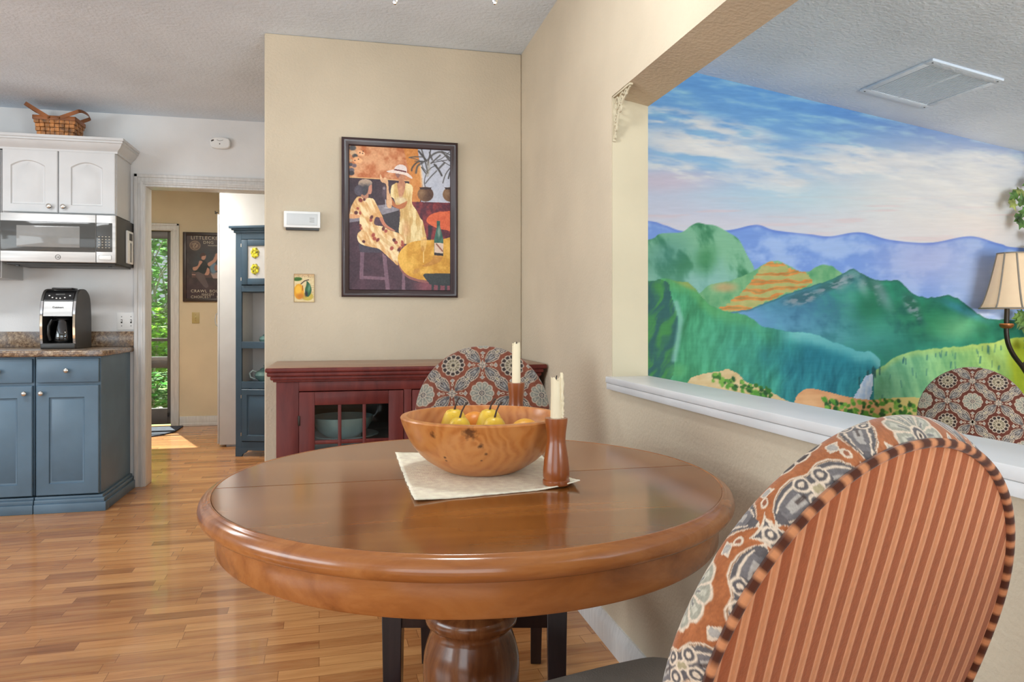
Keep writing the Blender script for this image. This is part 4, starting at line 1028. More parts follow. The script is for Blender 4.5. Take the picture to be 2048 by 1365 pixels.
# café picture
def paint_cafe(U, V):
    # painted in a 1765 x 2500 sheet: x 75..1840, y 90..2590 of the study
    c = Canvas(U * 1765 + 75, 90 + 80 * U + V * (2508 - 80 * U)); X, Y = c.X, c.Y
    n = fbm(X / 160, Y / 160, 4, 4); n2 = fbm(X / 60, Y / 90, 4, 9)
    A = lambda pts: pts
    def B(pts): return [((x / 8.53) * 8.805, (y / 8.53 + 145) * 8.805) for x, y in pts]
    def b1(x, y): return B([(x, y)])[0]
    c.C = c.mix2(n, (58, 38, 48), (96, 62, 74))
    J = 14
    c.put(c.poly([(60, 80), (1300, 80), (1340, 800), (1300, 1070), (1150, 1070), (1100, 705), (600, 668), (60, 640)], J), c.mix2(sstep(.3, .7, n), (186, 106, 62), (220, 160, 116)))
    c.put(c.poly([(1000, 80), (1300, 80), (1330, 800), (1300, 1070), (1150, 1070), (1120, 600)], J) * .7, c.mix2(n2, (196, 116, 40), (230, 160, 80)))
    c.put(c.poly([(1250, 80), (1860, 80), (1860, 1078), (1480, 1072), (1320, 1060), (1350, 800), (1310, 450)], J), c.mix2(n, (176, 180, 194), (206, 206, 216)))
    c.put(c.stroke([(1310, 450), (1345, 800)], 22, .8) * .6, (232, 196, 150))
    c.put(c.poly([(60, 640), (600, 668), (1110, 705), (1130, 1120), (60, 1120)], 8), c.mix2(n, (46, 32, 42), (76, 52, 60)))
    c.put(c.stroke([(75, 640), (600, 668), (1110, 700)], 8), (226, 176, 120))
    c.put(c.poly([(1120, 1060), (1860, 1075), (1860, 1800), (1000, 1800)], 8), c.mix2(sstep(.3, .7, n2), (84, 30, 46), (136, 48, 52)))
    # flowers top left
    for (x, y, r, col) in ((130, 130, 60, (86, 84, 86)), (140, 220, 55, (220, 180, 140)), (260, 220, 62, (236, 176, 130)), (300, 230, 40, (240, 186, 140)), (170, 270, 46, (70, 72, 74)), (200, 340, 70, (236, 172, 122)), (250, 350, 50, (238, 180, 130)), (100, 420, 36, (80, 76, 84)), (160, 440, 40, (120, 100, 104)), (110, 520, 50, (104, 96, 104)), (110, 570, 50, (60, 54, 60)), (100, 350, 30, (210, 170, 130))):
        c.put(c.ell(x, y, r, r * .8, .25) * sstep(.25, .5, n2 + .2), col)
    for (x, y) in ((255, 215), (302, 225), (232, 328), (310, 188), (170, 350)): c.put(c.ell(x, y, 11, 11, .3), (80, 50, 40))
    # palms and pots
    fr = [[(1395, 800), (1380, 700), (1420, 560), (1500, 470), (1600, 420)], [(1400, 740), (1480, 640), (1600, 520)], [(1440, 560), (1400, 380), (1330, 150)], [(1420, 350), (1280, 180)], [(1440, 560), (1360, 470), (1300, 350), (1110, 290)], [(1360, 280), (1200, 280), (1110, 292)],
          [(1380, 360), (1260, 370), (1170, 460), (1155, 520)], [(1350, 380), (1260, 440), (1230, 560)], [(1340, 350), (1210, 355)], [(1440, 420), (1490, 160)], [(1500, 390), (1660, 250)], [(1440, 330), (1560, 220), (1700, 200), (1830, 340)], [(1520, 380), (1620, 360), (1790, 330)], [(1840, 240), (1690, 180)],
          [(1840, 300), (1780, 250)], [(1560, 410), (1640, 510), (1690, 600)], [(1840, 430), (1680, 340)], [(1840, 470), (1760, 580), (1710, 730)], [(1840, 540), (1810, 650)], [(1640, 480), (1740, 380)], [(1840, 180), (1700, 300), (1600, 340)], [(1330, 460), (1400, 560)], [(1520, 330), (1470, 200)]]
    for k, p in enumerate(fr): c.put(c.stroke(smooth_curve(p, 5), 7 + (k % 4) * 3, .6) * .9, (88, 84, 82) if k % 3 else (66, 62, 60))
    c.put(c.stroke([(1430, 600), (1460, 500), (1450, 380)], 26, .8) * .5, (150, 140, 120))
    for px in (1400, 1850):
        c.put(c.ell(px, 930, 142, 128, .06), c.mix2(sstep(-120, 120, X - px + (n2 - .5) * 120), (128, 92, 62), (84, 54, 40))); c.put(c.ell(px - 50, 900, 50, 50, .9) * .5, (160, 128, 96)); c.put(c.poly([(px - 112, 808), (px + 112, 808), (px + 90, 846), (px - 90, 846)]), (62, 44, 40))
    # bar
    c.put(c.poly([(540, 1135), (700, 1110), (930, 1190), (925, 1220), (640, 1292)]), c.mix2(n2, (116, 108, 116), (158, 150, 156)))
    c.put(c.poly(A([(640, 1292), (925, 1215), (960, 1500)]) + B([(920, 330), (700, 260), (620, 120)])), (58, 50, 54))
    c.put(c.poly(B([(75, 75), (240, 75), (240, 125), (75, 150)])), (134, 126, 136))
    c.put(c.ell(680, 900, 40, 110, .3) * .5, (110, 92, 104)); c.put(c.stroke([(695, 1030), (705, 1160)], 7), (188, 176, 180)); c.put(c.ell(720, 1172, 50, 14, .3) * .8, (190, 180, 184)); c.put(c.ell(672, 830, 24, 26, .4) * .6, (176, 160, 160))
    # red table
    c.put(c.poly(smooth_poly([(1420, 1400), (1440, 1330), (1520, 1270), (1640, 1235), (1760, 1228), (1880, 1240)] + B([(1850, 270), (1700, 262), (1560, 235), (1430, 170)]))), c.mix2(n2, (206, 84, 50), (232, 116, 70)))
    for p in (B([(1400, 180), (1470, 200), (1450, 430), (1400, 430)]),): c.put(c.poly(p), (58, 34, 46))
    # standing woman
    dress = (228, 200, 142)
    c.put(c.poly(smooth_poly([(800, 800), (850, 755), (910, 750), (980, 990), (1030, 762), (1110, 750), (1165, 790), (1175, 860), (1160, 1080), (1240, 1210), (1310, 1350)] + B([(1310, 120), (1345, 280), (1368, 400), (1290, 440), (1230, 480), (1000, 500), (985, 400), (900, 310), (915, 120)]) + A([(945, 1210), (880, 1120), (840, 1010), (785, 960)]), 5)), c.mix2(sstep(.35, .65, fbm(X / 40, Y / 260, 3, 12)), (206, 164, 98), (238, 214, 158)))
    c.put(c.ell(*b1(1230, 140), 50, 60, .5) * .6, (206, 160, 90)); c.put(c.ell(*b1(1020, 260), 60, 120, .8) * .6, (216, 156, 110))
    skin = (196, 134, 98)
    c.put(c.poly(smooth_poly([(900, 765), (925, 730), (920, 650), (885, 610), (868, 570), (1030, 590), (1022, 690), (1045, 765), (1010, 930), (960, 1000), (930, 960)])), c.mix2(n2, (168, 106, 78), (214, 156, 116)))
    c.put(c.poly(smooth_poly([(868, 575), (950, 585), (930, 640), (900, 640)])) * .7, (120, 84, 84))
    c.put(c.ell(960, 1040, 100, 60, .5) * .8, (226, 206, 168))
    c.put(c.poly(smooth_poly([(1080, 1050), (1040, 1150), (960, 1190), (880, 1170), (810, 1120), (790, 985), (840, 1060), (900, 1120), (1000, 1085)])), (184, 108, 62))
    c.put(c.poly(smooth_poly([(598, 600), (615, 595), (650, 660), (690, 640), (740, 700), (755, 880), (800, 1000), (808, 1110), (790, 1175), (735, 1165), (712, 1090), (718, 900), (705, 760), (640, 730), (608, 690)])), c.mix2(n2, (206, 152, 112), (238, 196, 150)))
    c.put(c.poly(smooth_poly([(712, 535), (780, 515), (870, 505), (1060, 552), (1130, 600), (1168, 645), (1140, 655), (1040, 600), (950, 580), (850, 565), (760, 555)])), (234, 214, 202))
    c.put(c.poly(smooth_poly([(852, 505), (880, 445), (950, 415), (1020, 428), (1062, 470), (1062, 550), (960, 535)])), c.mix2(n2, (222, 204, 200), (246, 232, 224)))
    c.put(c.poly([(850, 492), (920, 502), (1062, 530), (1058, 556), (940, 530), (848, 516)]), (104, 36, 40))
    # stool
    for p in ([(220, 505), (420, 540), (600, 600), (610, 660), (250, 650)],): c.put(c.poly(B(p)), (70, 60, 72))
    for p in ([(620, 660), (690, 720), (750, 1280), (680, 1280)], [(255, 650), (320, 650), (300, 1110), (240, 1100)], [(280, 1050), (660, 1065), (670, 1115), (285, 1100)], [(960, 900), (1000, 980), (1010, 1280), (950, 1280)]): c.put(c.poly(B(p), 8) * .85, c.mix2(n2, (110, 82, 98), (150, 112, 122)))
    # seated woman
    c.put(c.poly(smooth_poly([(205, 990), (300, 985), (400, 1000), (490, 1020), (540, 1110), (600, 1230), (650, 1340)] + B([(600, 70), (510, 60), (490, 180), (640, 215), (740, 270), (900, 325), (985, 380), (1000, 480), (930, 590), (900, 640), (890, 860), (800, 800), (680, 690), (560, 590), (420, 560), (260, 510), (205, 420), (215, 330), (270, 270), (240, 160), (230, 60), (90, 20)]) + A([(85, 1260), (110, 1150)]), 5)), c.mix2(sstep(.3, .7, fbm((X - Y * .5) / 60, (Y + X * .5) / 200, 3, 15)), (214, 160, 100), (244, 216, 166)))
    for p in ([(500, 180), (560, 330), (860, 560), (880, 640), (640, 470), (470, 320)],): c.put(c.poly(B(p)) * .35, (190, 140, 80))
    c.put(c.poly(smooth_poly(B([(575, 75), (620, 60), (690, 180), (840, 285), (760, 270), (640, 200)]))), (196, 124, 96))
    c.put(c.poly(smooth_poly(B([(70, 10), (230, 20), (235, 70), (70, 80)]))), (226, 164, 116))
    c.put(c.poly(smooth_poly([(395, 860), (410, 780), (455, 740), (462, 850), (445, 930), (395, 925)])), (196, 132, 108))
    c.put(c.poly(smooth_poly([(280, 940), (390, 900), (395, 1000), (300, 1010)])), (178, 122, 96))
    c.put(c.poly(smooth_poly([(228, 790), (240, 715), (300, 678), (390, 678), (455, 715), (460, 760), (410, 800), (390, 900), (330, 960), (270, 900)])), c.mix2(sstep(700, 830, Y + (n2 - .5) * 80), (176, 150, 130), (62, 58, 64)))
    c.put(c.ell(240, 870, 80, 90, .1), c.mix2(n2, (60, 52, 62), (96, 88, 100)))
    rr = random.Random(2)
    for (x, y) in [(265, 1040), (330, 1030), (220, 1185), (260, 1265), (190, 1260)] + B([(440, 60), (430, 110), (255, 200), (265, 250), (310, 470), (470, 360), (545, 440), (490, 420), (680, 290), (640, 250), (850, 480), (820, 440), (780, 580), (960, 480), (965, 525), (920, 575), (900, 600)]):
        c.put(c.ell(x, y, rr.uniform(18, 34), rr.uniform(22, 40), .3, rr.uniform(-40, 40)), rr.choice([(126, 44, 38), (92, 40, 38), (168, 76, 58)]))
    # yellow table
    tb = smooth_poly(B([(1900, 436), (1600, 432), (1380, 436), (1130, 468), (980, 560), (895, 680), (885, 780), (940, 920), (1050, 1030), (1190, 1085), (1340, 1110), (1900, 1120)]))
    c.put(c.poly([(x, y + 45) for x, y in tb]), (150, 92, 84)); c.put(c.poly(tb), c.mix2(sstep(.3, .7, n), (206, 146, 44), (234, 180, 78)))
    c.put(c.poly(smooth_poly(B([(1500, 690), (1650, 700), (1600, 800), (1400, 880), (1300, 870), (1460, 780)]))) * .4, (170, 104, 50)); c.put(c.ell(*b1(1200, 960), 70, 40, .5, -30) * .5, (176, 116, 50))
    c.put(c.poly(smooth_poly(B([(1285, 400), (1375, 400), (1362, 560), (1325, 645), (1290, 590), (1270, 540)]))) * .75, (236, 192, 116)); c.put(c.ell(*b1(1305, 580), 34, 50, .4) * .7, (190, 130, 50)); c.put(c.stroke(B([(1322, 645), (1322, 810)]), 8), (244, 206, 130))
    c.put(c.poly(B([(1552, 110), (1606, 110), (1608, 200), (1655, 380), (1668, 440), (1665, 700), (1505, 690), (1505, 430), (1550, 220)])), c.mix2(n2, (36, 72, 64), (76, 130, 112))); c.put(c.ell(*b1(1590, 300), 26, 90, .6) * .6, (170, 180, 160))
    c.put(c.poly(B([(1510, 480), (1665, 488), (1660, 660), (1512, 645)])), (222, 194, 172)); c.put(c.stroke(B([(1545, 500), (1650, 620)]), 12), (150, 90, 70)); c.put(c.poly(B([(1505, 645), (1662, 662), (1660, 702), (1508, 690)])), (44, 34, 36))
    # black chair
    c.put(c.poly(B([(900, 1150), (1500, 1150), (1900, 1150), (1900, 1300), (1000, 1300)])) * sstep(1100, 1400, X) * .6, (166, 84, 92))
    c.put(c.poly(smooth_poly(B([(1320, 1040), (1340, 1005), (1400, 1000), (1900, 1012), (1900, 1190), (1480, 1190), (1400, 1140)]))), (50, 54, 54))
    for x in (1480, 1590, 1710, 1830): c.put(c.poly(B([(x - 24, 1170), (x + 24, 1170), (x + 20, 1300), (x - 20, 1300)])), (48, 50, 52))
    return np.clip(c.C + ((fbm(X / 22, Y / 22, 3, 44) - .5) * 26)[..., None], 4, 250)
t = thing('framed_picture', 'large dark framed café picture of two women on the cream wall', 'picture', (.257, YB - .012, 1.585))
fx0, fx1, fz0, fz1 = -.021, .537, 1.204, 1.966
def frame_ring(a, b, prof):
    """mitred frame: prof is a list of (inset, y)"""
    mb = MB(); vs = []; fs = []; n = len(prof)
    for (sx, sz) in ((0, 0), (1, 0), (1, 1), (0, 1)):
        for (ins, y) in prof:
            vs.append(((a[0] + ins) if sx == 0 else (b[0] - ins), y, (a[1] + ins) if sz == 0 else (b[1] - ins)))
    for k in range(4):
        j = (k + 1) % 4
        for i in range(n - 1): fs.append((k * n + i, k * n + i + 1, j * n + i + 1, j * n + i))
    mb.add(vs, fs); return mb
frame_ring((fx0, fz0), (fx1, fz1), [(0, YB - .001), (0, YB - .026), (.004, YB - .032), (.010, YB - .034), (.018, YB - .03), (.026, YB - .024), (.032, YB - .022), (.036, YB - .014), (.037, YB - .008)]).build('frame', MW['frame'], t, smooth=50)
art('print', fx0 + .0365, fx1 - .0365, fz0 + .0365, fz1 - .0365, YB - .0095, paint_cafe, 300, 420, t, M_attr('picture_print', .4))

# ================================================================== SIDEBOARD
SX0, SX1, SY = -.278, .826, 3.10
t = thing('sideboard', 'dark red painted sideboard with glazed doors and worn wooden top by the cream wall', 'sideboard', (.27, 3.33, 0))
b = MB()
b.box(SX0, SX0 + .089, SY, SY + .03, 0, .845, .002); b.box(SX1 - .03, SX1, SY, SY + .03, 0, .845, .002); b.box(.239, .272, SY, SY + .03, .125, .80, .002)
b.box(SX0 + .089, SX1 - .03, SY, SY + .03, .80, .845, .002); b.box(SX0 + .089, SX1 - .03, SY, SY + .03, .05, .125, .002)
b.box(SX0 + .001, SX0 + .022, SY + .03, YB - .02, 0, .845); b.box(SX1 - .022, SX1 - .001, SY + .03, YB - .02, 0, .845)
b.build('body', MW['red'], t)
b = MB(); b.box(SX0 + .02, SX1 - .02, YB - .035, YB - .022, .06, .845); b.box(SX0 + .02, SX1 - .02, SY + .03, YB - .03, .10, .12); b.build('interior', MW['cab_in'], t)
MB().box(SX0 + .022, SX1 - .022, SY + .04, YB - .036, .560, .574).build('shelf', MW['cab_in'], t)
m = MB()
for (o, z0, z1, bv) in ((.012, .84, .852, .004), (.022, .848, .866, .006), (.034, .864, .882, .006)):
    m.box(SX0 - o, SX1 + o * .6, SY - o, YB - .02, z0, z1, bv)
m.build('cornice_moulding', MW['red'], t)
m = MB(); m.box(SX0 - .04, SX1 + .034, SY - .042, YB - .004, .881, .899, .006, 2); m.build('top_edge', MW['red'], t)
MB().box(SX0 - .036, SX1 + .03, SY - .037, YB - .006, .8985, .9008, .0008).build('top_board', MW['red_top'], t)
def glazed(x0, x1, hx):
    z0, z1 = .13, .797; yf = SY - .006; d = MB(); st = .062
    d.box(x0, x0 + st, yf, yf + .022, z0, z1, .002); d.box(x1 - st, x1, yf, yf + .022, z0, z1, .002)
    d.box(x0 + st, x1 - st, yf, yf + .022, z0, z0 + .07, .002); d.box(x0 + st, x1 - st, yf, yf + .022, z1 - .055, z1, .002)
    o = d.build('door', MW['red'], t)
    gx0, gx1 = x0 + st, x1 - st; mm = MB()
    for k in (1, 2): c_ = gx0 + (gx1 - gx0) * k / 3; mm.box(c_ - .007, c_ + .007, yf + .002, yf + .018, z0 + .065, z1 - .05, .002)
    for zz in (.392, .588): mm.box(gx0 - .003, gx1 + .003, yf + .003, yf + .017, zz - .008, zz + .008, .002)
    mm.build('muntins', MW['red'], o)
    MB().box(gx0 - .003, gx1 + .003, yf + .009, yf + .012, z0 + .066, z1 - .051)  .build('pane', MW['cabglass'], o)
    MB().box(hx - .004, hx + .004, yf - .004, yf + .004, .66, .70, .001).build('hinge', MW['bronze'], o)
    MB().box(hx - .004, hx + .004, yf - .004, yf + .004, .2, .24, .001).build('hinge', MW['bronze'], o)
    kx = x1 - .03 if hx < (x0 + x1) / 2 else x0 + .03
    knob_mb(kx, .45, yf, .013).build('knob', MW['bronze'], o)
glazed(-.188, .237, -.188); glazed(.274, .794, .794)
pc = on_y(688, 868, 3.26); pc.z = .5745
tag(MB().lathe([(0, 0), (.08, 0), (.09, .006), (.148, .02), (.15, .023), (.09, .011), (0, .008)], 40, tuple(pc)).build('plate', MW['paleblue'], None), 'pale plate under the mixing bowl inside the red sideboard', 'plate')
tag(MB().lathe([(0, 0), (.055, 0), (.07, .004), (.105, .03), (.128, .066), (.136, .092), (.131, .092), (.12, .066), (.096, .034), (.06, .012), (0, .01)], 40, (pc.x - .008, pc.y, pc.z + .0085)).build('mixing_bowl', MW['paleblue'], None), 'pale blue mixing bowl behind the glass of the red sideboard', 'bowl')

# ================================================================== DINING TABLE
TC = Vector((.2603, 1.5246, 0)); TZ = .762; RT = .5368
t = thing('dining_table', 'round glossy brown pedestal dining table with a thick apron', 'table', tuple(TC))
ri = RT - .025
def half_disc(s):
    pts = []
    n = 72
    for k in range(n + 1):
        a = PI * k / n; pts.append((TC.x + ri * math.cos(a), TC.y + s * (.0016 + math.sqrt(max(0, ri * ri - (ri * math.cos(a)) ** 2)) * 1.0)))
    mb = MB(); mb.prism(pts, TZ - .03, TZ, 'z'); return mb
half_disc(1).build('leaf', MW['table_top'], t, 20); half_disc(-1).build('leaf', MW['table_top'], t, 20)
sm_ = MB(); sm_.box(TC.x - ri + .002, TC.x + ri - .002, TC.y - .0017, TC.y + .0017, TZ - .012, TZ - .0014); sm_.build('seam_shade', MW['shadow_gap'], t)  # dark strip standing in for the shade inside the open leaf joint
rp = [(ri + .0005, -.034), (ri + .0005, -.0016), (ri + .002, .0004), (ri + .005, .0006), (ri + .008, -.0008), (ri + .0098, -.0032), (ri + .0112, -.0036), (ri + .0155, -.0052), (ri + .0205, -.009), (RT - .0016, -.014), (RT, -.0225), (RT - .0012, -.029), (RT - .005, -.0345), (RT - .011, -.038), (RT - .02, -.0395), (RT - .03, -.039)]
MB().lathe([(r, TZ + z) for r, z in rp], 128, tuple(TC), closed=True).build('rim', MW['table_rim'], t, 60)
MB().lathe([(.505, TZ - .036), (.507, TZ - .05), (.507, .668), (.504, .664), (.485, .664), (.485, TZ - .036)], 128, tuple(TC), closed=True).build('apron', MW['table_rim'], t, 40)
MB().lathe([(.484, TZ - .05), (.484, TZ - .031), (0, TZ - .031), (0, TZ - .05)], 64, tuple(TC)).build('underframe', MW['espresso'], t)
MB().lathe([(0, .71), (.16, .71), (.16, .68), (.075, .66), (.066, .62), (.066, .52), (.082, .492), (.094, .483), (.099, .47), (.096, .456), (.088, .45), (.085, .443), (.088, .43), (.095, .41), (.1005, .388), (.1025, .362), (.1015, .33), (.098, .29), (.094, .25), (.08, .215), (.075, .19), (.085, .18), (.09, .165), (.085, .15), (.1, .14), (.1, .08), (0, .08)], 64, tuple(TC)).build('pedestal', MW['pedestal'], t, 50)
for k in range(4):
    a = k * PI / 2 + PI / 4; d = Vector((math.cos(a), math.sin(a), 0)); q = Vector((-d.y, d.x, 0)); mb = MB()
    pr = [(.08, .15, .10), (.18, .135, .075), (.28, .09, .03), (.34, .06, .0), (.37, .045, 0)]
    vs = []; fs = []
    for (r, zt, zb) in pr:
        for s in (-1, 1):
            vs.append(TC + d * r + q * .03 * s + Vector((0, 0, zt))); vs.append(TC + d * r + q * .03 * s + Vector((0, 0, zb)))
    for i in range(len(pr) - 1):
        o_ = i * 4; p_ = o_ + 4
        fs += [(o_, o_ + 2, p_ + 2, p_), (o_ + 1, p_ + 1, p_ + 3, o_ + 3), (o_, p_, p_ + 1, o_ + 1), (o_ + 2, o_ + 3, p_ + 3, p_ + 2)]
    fs += [(0, 1, 3, 2), (len(vs) - 4, len(vs) - 2, len(vs) - 1, len(vs) - 3)]
    mb.add(vs, fs); mb.build('foot', MW['pedestal'], t, 30, .006)

# placemat
c4 = [on_z(790, 907, TZ), on_z(828, 1006, TZ), on_z(1160, 975, TZ), on_z(1082, 914, TZ)]
K = 40; vs = []; fs = []; rr = random.Random(5)
for i in range(K + 1):
    for j in range(K + 1):
        u, v = i / K, j / K
        p = (c4[0] * (1 - u) + c4[3] * u) * (1 - v) + (c4[1] * (1 - u) + c4[2] * u) * v
        z = TZ + .0018
        curl = max(0, u + v - 1.72) / .28; z += .012 * curl ** 1.5
        curl2 = max(0, (1 - u) + v - 1.8) / .2; z += .004 * curl2
        curl3 = max(0, u + (1 - v) - 1.86) / .14; z += .003 * curl3
        e = min(u, v, 1 - u, 1 - v)
        q = rr.uniform(-.0012, .0012) if e == 0 else 0
        vs.append((p.x + q, p.y + q, z))
for i in range(K):
    for j in range(K): fs.append((i * (K + 1) + j, (i + 1) * (K + 1) + j, (i + 1) * (K + 1) + j + 1, i * (K + 1) + j + 1))
o = MB().add(vs, fs).build('placemat', MW['linen'], None); sd_ = o.modifiers.new('thickness', 'SOLIDIFY'); sd_.thickness = .0022; sd_.offset = 0
tag(o, 'cream woven placemat with one curled corner under the wooden bowl', 'placemat')

# bowl
BC = Vector((.2936 - .002, 1.568, TZ + .0032))
wb = MB().lathe([(0, .003), (.062, .003), (.066, 0), (.073, .0), (.079, .002), (.091, .0075), (.109, .0185), (.1235, .0285), (.1365, .0405), (.149, .0555), (.1595, .0725), (.168, .0905), (.1745, .1065), (.178, .1185), (.176, .1215), (.1645, .1225), (.1625, .1205), (.157, .103), (.1495, .085), (.139, .0675), (.1255, .0505), (.109, .0365), (.09, .0255), (.065, .0175), (.035, .0145), (0, .0135)], 96, tuple(BC)).build('wooden_bowl', MW['bowl'], None, 40)
wb.rotation_euler = (0, 0, 0)
def M_bowl():
    m, nt, b = newmat('turned_burl_wood')
    v = coords(nt, (1, 1, 1)); dn = noise(nt, v, 9, 3)
    off_ = N(nt, 'ShaderNodeVectorMath', operation='MULTIPLY_ADD'); cmb = N(nt, 'ShaderNodeCombineXYZ'); nt.links.new(dn, cmb.inputs[0]); nt.links.new(dn, cmb.inputs[2])
    nt.links.new(cmb.outputs[0], off_.inputs[0]); off_.inputs[1].default_value = (.09, 0, .09); nt.links.new(v, off_.inputs[2])
    w = N(nt, 'ShaderNodeTexWave', wave_type='RINGS', rings_direction='Y'); w.inputs['Scale'].default_value = 15; w.inputs['Distortion'].default_value = 4; w.inputs['Detail'].default_value = 3; w.inputs['Detail Scale'].default_value = 1.2
    mp = N(nt, 'ShaderNodeMapping'); mp.inputs['Location'].default_value = (-BC.x + .01, 0, -BC.z - .12); nt.links.new(off_.outputs[0], mp.inputs[0]); nt.links.new(mp.outputs[0], w.inputs[0])
    c = ramp(nt, w.outputs['Fac'], [(.0, (178, 106, 48)), (.5, (190, 118, 58)), (1, (198, 130, 68))])
    big = noise(nt, v, 14, 4, .6, 1.2); c = mixc(nt, ramp_f(nt, big, .4, .7), c, (198, 132, 74))
    kn = None; kn_n = noise(nt, v, 120, 3)
    for (p, r) in (((866, 871), .009), ((940, 868), .017), ((961, 894), .008), ((971, 909), .005), ((890, 916), .004), ((893, 922), .004), ((963, 922), .003)):
        d = ray(*p); q = Vector(d); A_ = None
        # where the sight line meets the bowl's outside, found by marching
        for k in range(4000):
            P = Vector((0, 0, H)) + q * (1.2 + k * .0002)
            rr_ = math.hypot(P.x - BC.x, P.y - BC.y); zz = P.z - BC.z
            if rr_ < float(np.interp(zz, [0, .0075, .0185, .0285, .0405, .0555, .0725, .0905, .1065, .1185], [.073, .091, .109, .1235, .1365, .149, .1595, .168, .1745, .178])): break
        ds = N(nt, 'ShaderNodeVectorMath', operation='DISTANCE'); nt.links.new(v, ds.inputs[0])
        ds.inputs[1].default_value = tuple(P)
        f = ramp_f(nt, math_(nt, 'ADD', ds.outputs[1], math_(nt, 'MULTIPLY', math_(nt, 'SUBTRACT', kn_n, .5), r * 1.6)), r, r * .3); kn = f if kn is None else math_(nt, 'MAXIMUM', kn, f)
    c = mixc(nt, math_(nt, 'MULTIPLY', kn, .85), c, (70, 34, 18))
    nt.links.new(c, b.inputs['Base Color']); b.inputs['Roughness'].default_value = .32; b.inputs['Coat Weight'].default_value = .15; b.inputs['Coat Roughness'].default_value = .2
    return m
wb.data.materials.clear(); wb.data.materials.append(M_bowl())
tag(wb, 'turned wooden bowl of pears and citrus on the cream placemat', 'bowl')
fw = Vector((SN, CS, 0)); rt = Vector((CS, -SN, 0))
def M_fruit(name, a, b_, sp):
    m, nt, b = newmat(name); v = coords(nt)
    c = ramp(nt, noise(nt, v, 18, 3), [(.35, a), (.65, b_)])
    c = mixc(nt, ramp_f(nt, noise(nt, v, 110, 2), .66, .74), c, sp)
    nt.links.new(c, b.inputs['Base Color']); b.inputs['Roughness'].default_value = .38; b.inputs['Subsurface Weight'].default_value = .05
    return m
MP = M_fruit('yellow_green_pear_skin', (212, 170, 32), (232, 194, 68), (160, 132, 46)); MO = M_fruit('orange_peel', (222, 132, 34), (236, 152, 48), (190, 104, 24)); MY = M_fruit('yellow_citrus_peel', (228, 160, 40), (238, 178, 62), (206, 136, 34))
MST = M_plain('brown_pear_stem', (64, 46, 36), .7)
pp = [(0, .002), (.014, 0), (.030, .010), (.0378, .028), (.039, .044), (.037, .059), (.0322, .074), (.0268, .088), (.0225, .0985), (.017, .106), (.009, .1095), (0, .1085)]
def pear(r, f, zb, label, tx, ty, s=1.0, stem=(.02, .034)):
    base = BC + rt * r + fw * f + Vector((0, 0, zb))
    t = thing('pear', label, 'pear', tuple(base), group='pears in the wooden bowl')
    me = MB().lathe([(a * s, b * s) for a, b in pp], 32)
    sh_ = [(Vector(v) + Vector((tx * (v[2] / .1) ** 1.5 * .012, ty * (v[2] / .1) ** 1.5 * .012, 0))) for v in me.v]; me.v = sh_
    bo = me.build('fruit', MP, t, 60, world=False)
    top = Vector((tx * .012 * s, ty * .012, .106 * s))
    sm = MB(); sm.tube([top, top + rt * stem[0] * .25 + Vector((0, 0, stem[1] * .45)), top + rt * stem[0] * .6 + Vector((0, 0, stem[1] * .8)), top + rt * stem[0] + Vector((0, 0, stem[1]))], [.0026, .0018, .0018, .0026], 8)
    sm.build('stem', MST, t, world=False)
pear(-.062, .042, .0185, 'pear at the back left of the wooden bowl, stem leaning right', -.2, 0, 1.0, (.012, .03))
pear(-.050, -.036, .018, 'pear at the front left of the wooden bowl, with the longest stem', .3, 0, .93, (.018, .036))
pear(.018, .053, .017, 'pear at the back middle of the wooden bowl, behind another pear', -.3, 0, 1.0, (.014, .028))
pear(.028, -.032, .016, 'pear at the front middle of the wooden bowl, left of the yellow fruit', 0, 0, .95, (.016, .036))
oc = BC + rt * -.022 + fw * .114 + Vector((0, 0, .0795))
tag(MB().sphere(oc, .035, .035, .034, 28, 18).build('orange', MO, None, 60), 'orange half hidden between the pears at the bowl\'s back', 'orange')
oc = BC + rt * .095 + fw * .006 + Vector((0, 0, .0755))
tag(MB().sphere(oc, .037, .036, .036, 28, 18).build('citrus_fruit', MY, None, 60), 'round yellow-orange fruit right of the pears in the wooden bowl', 'fruit')

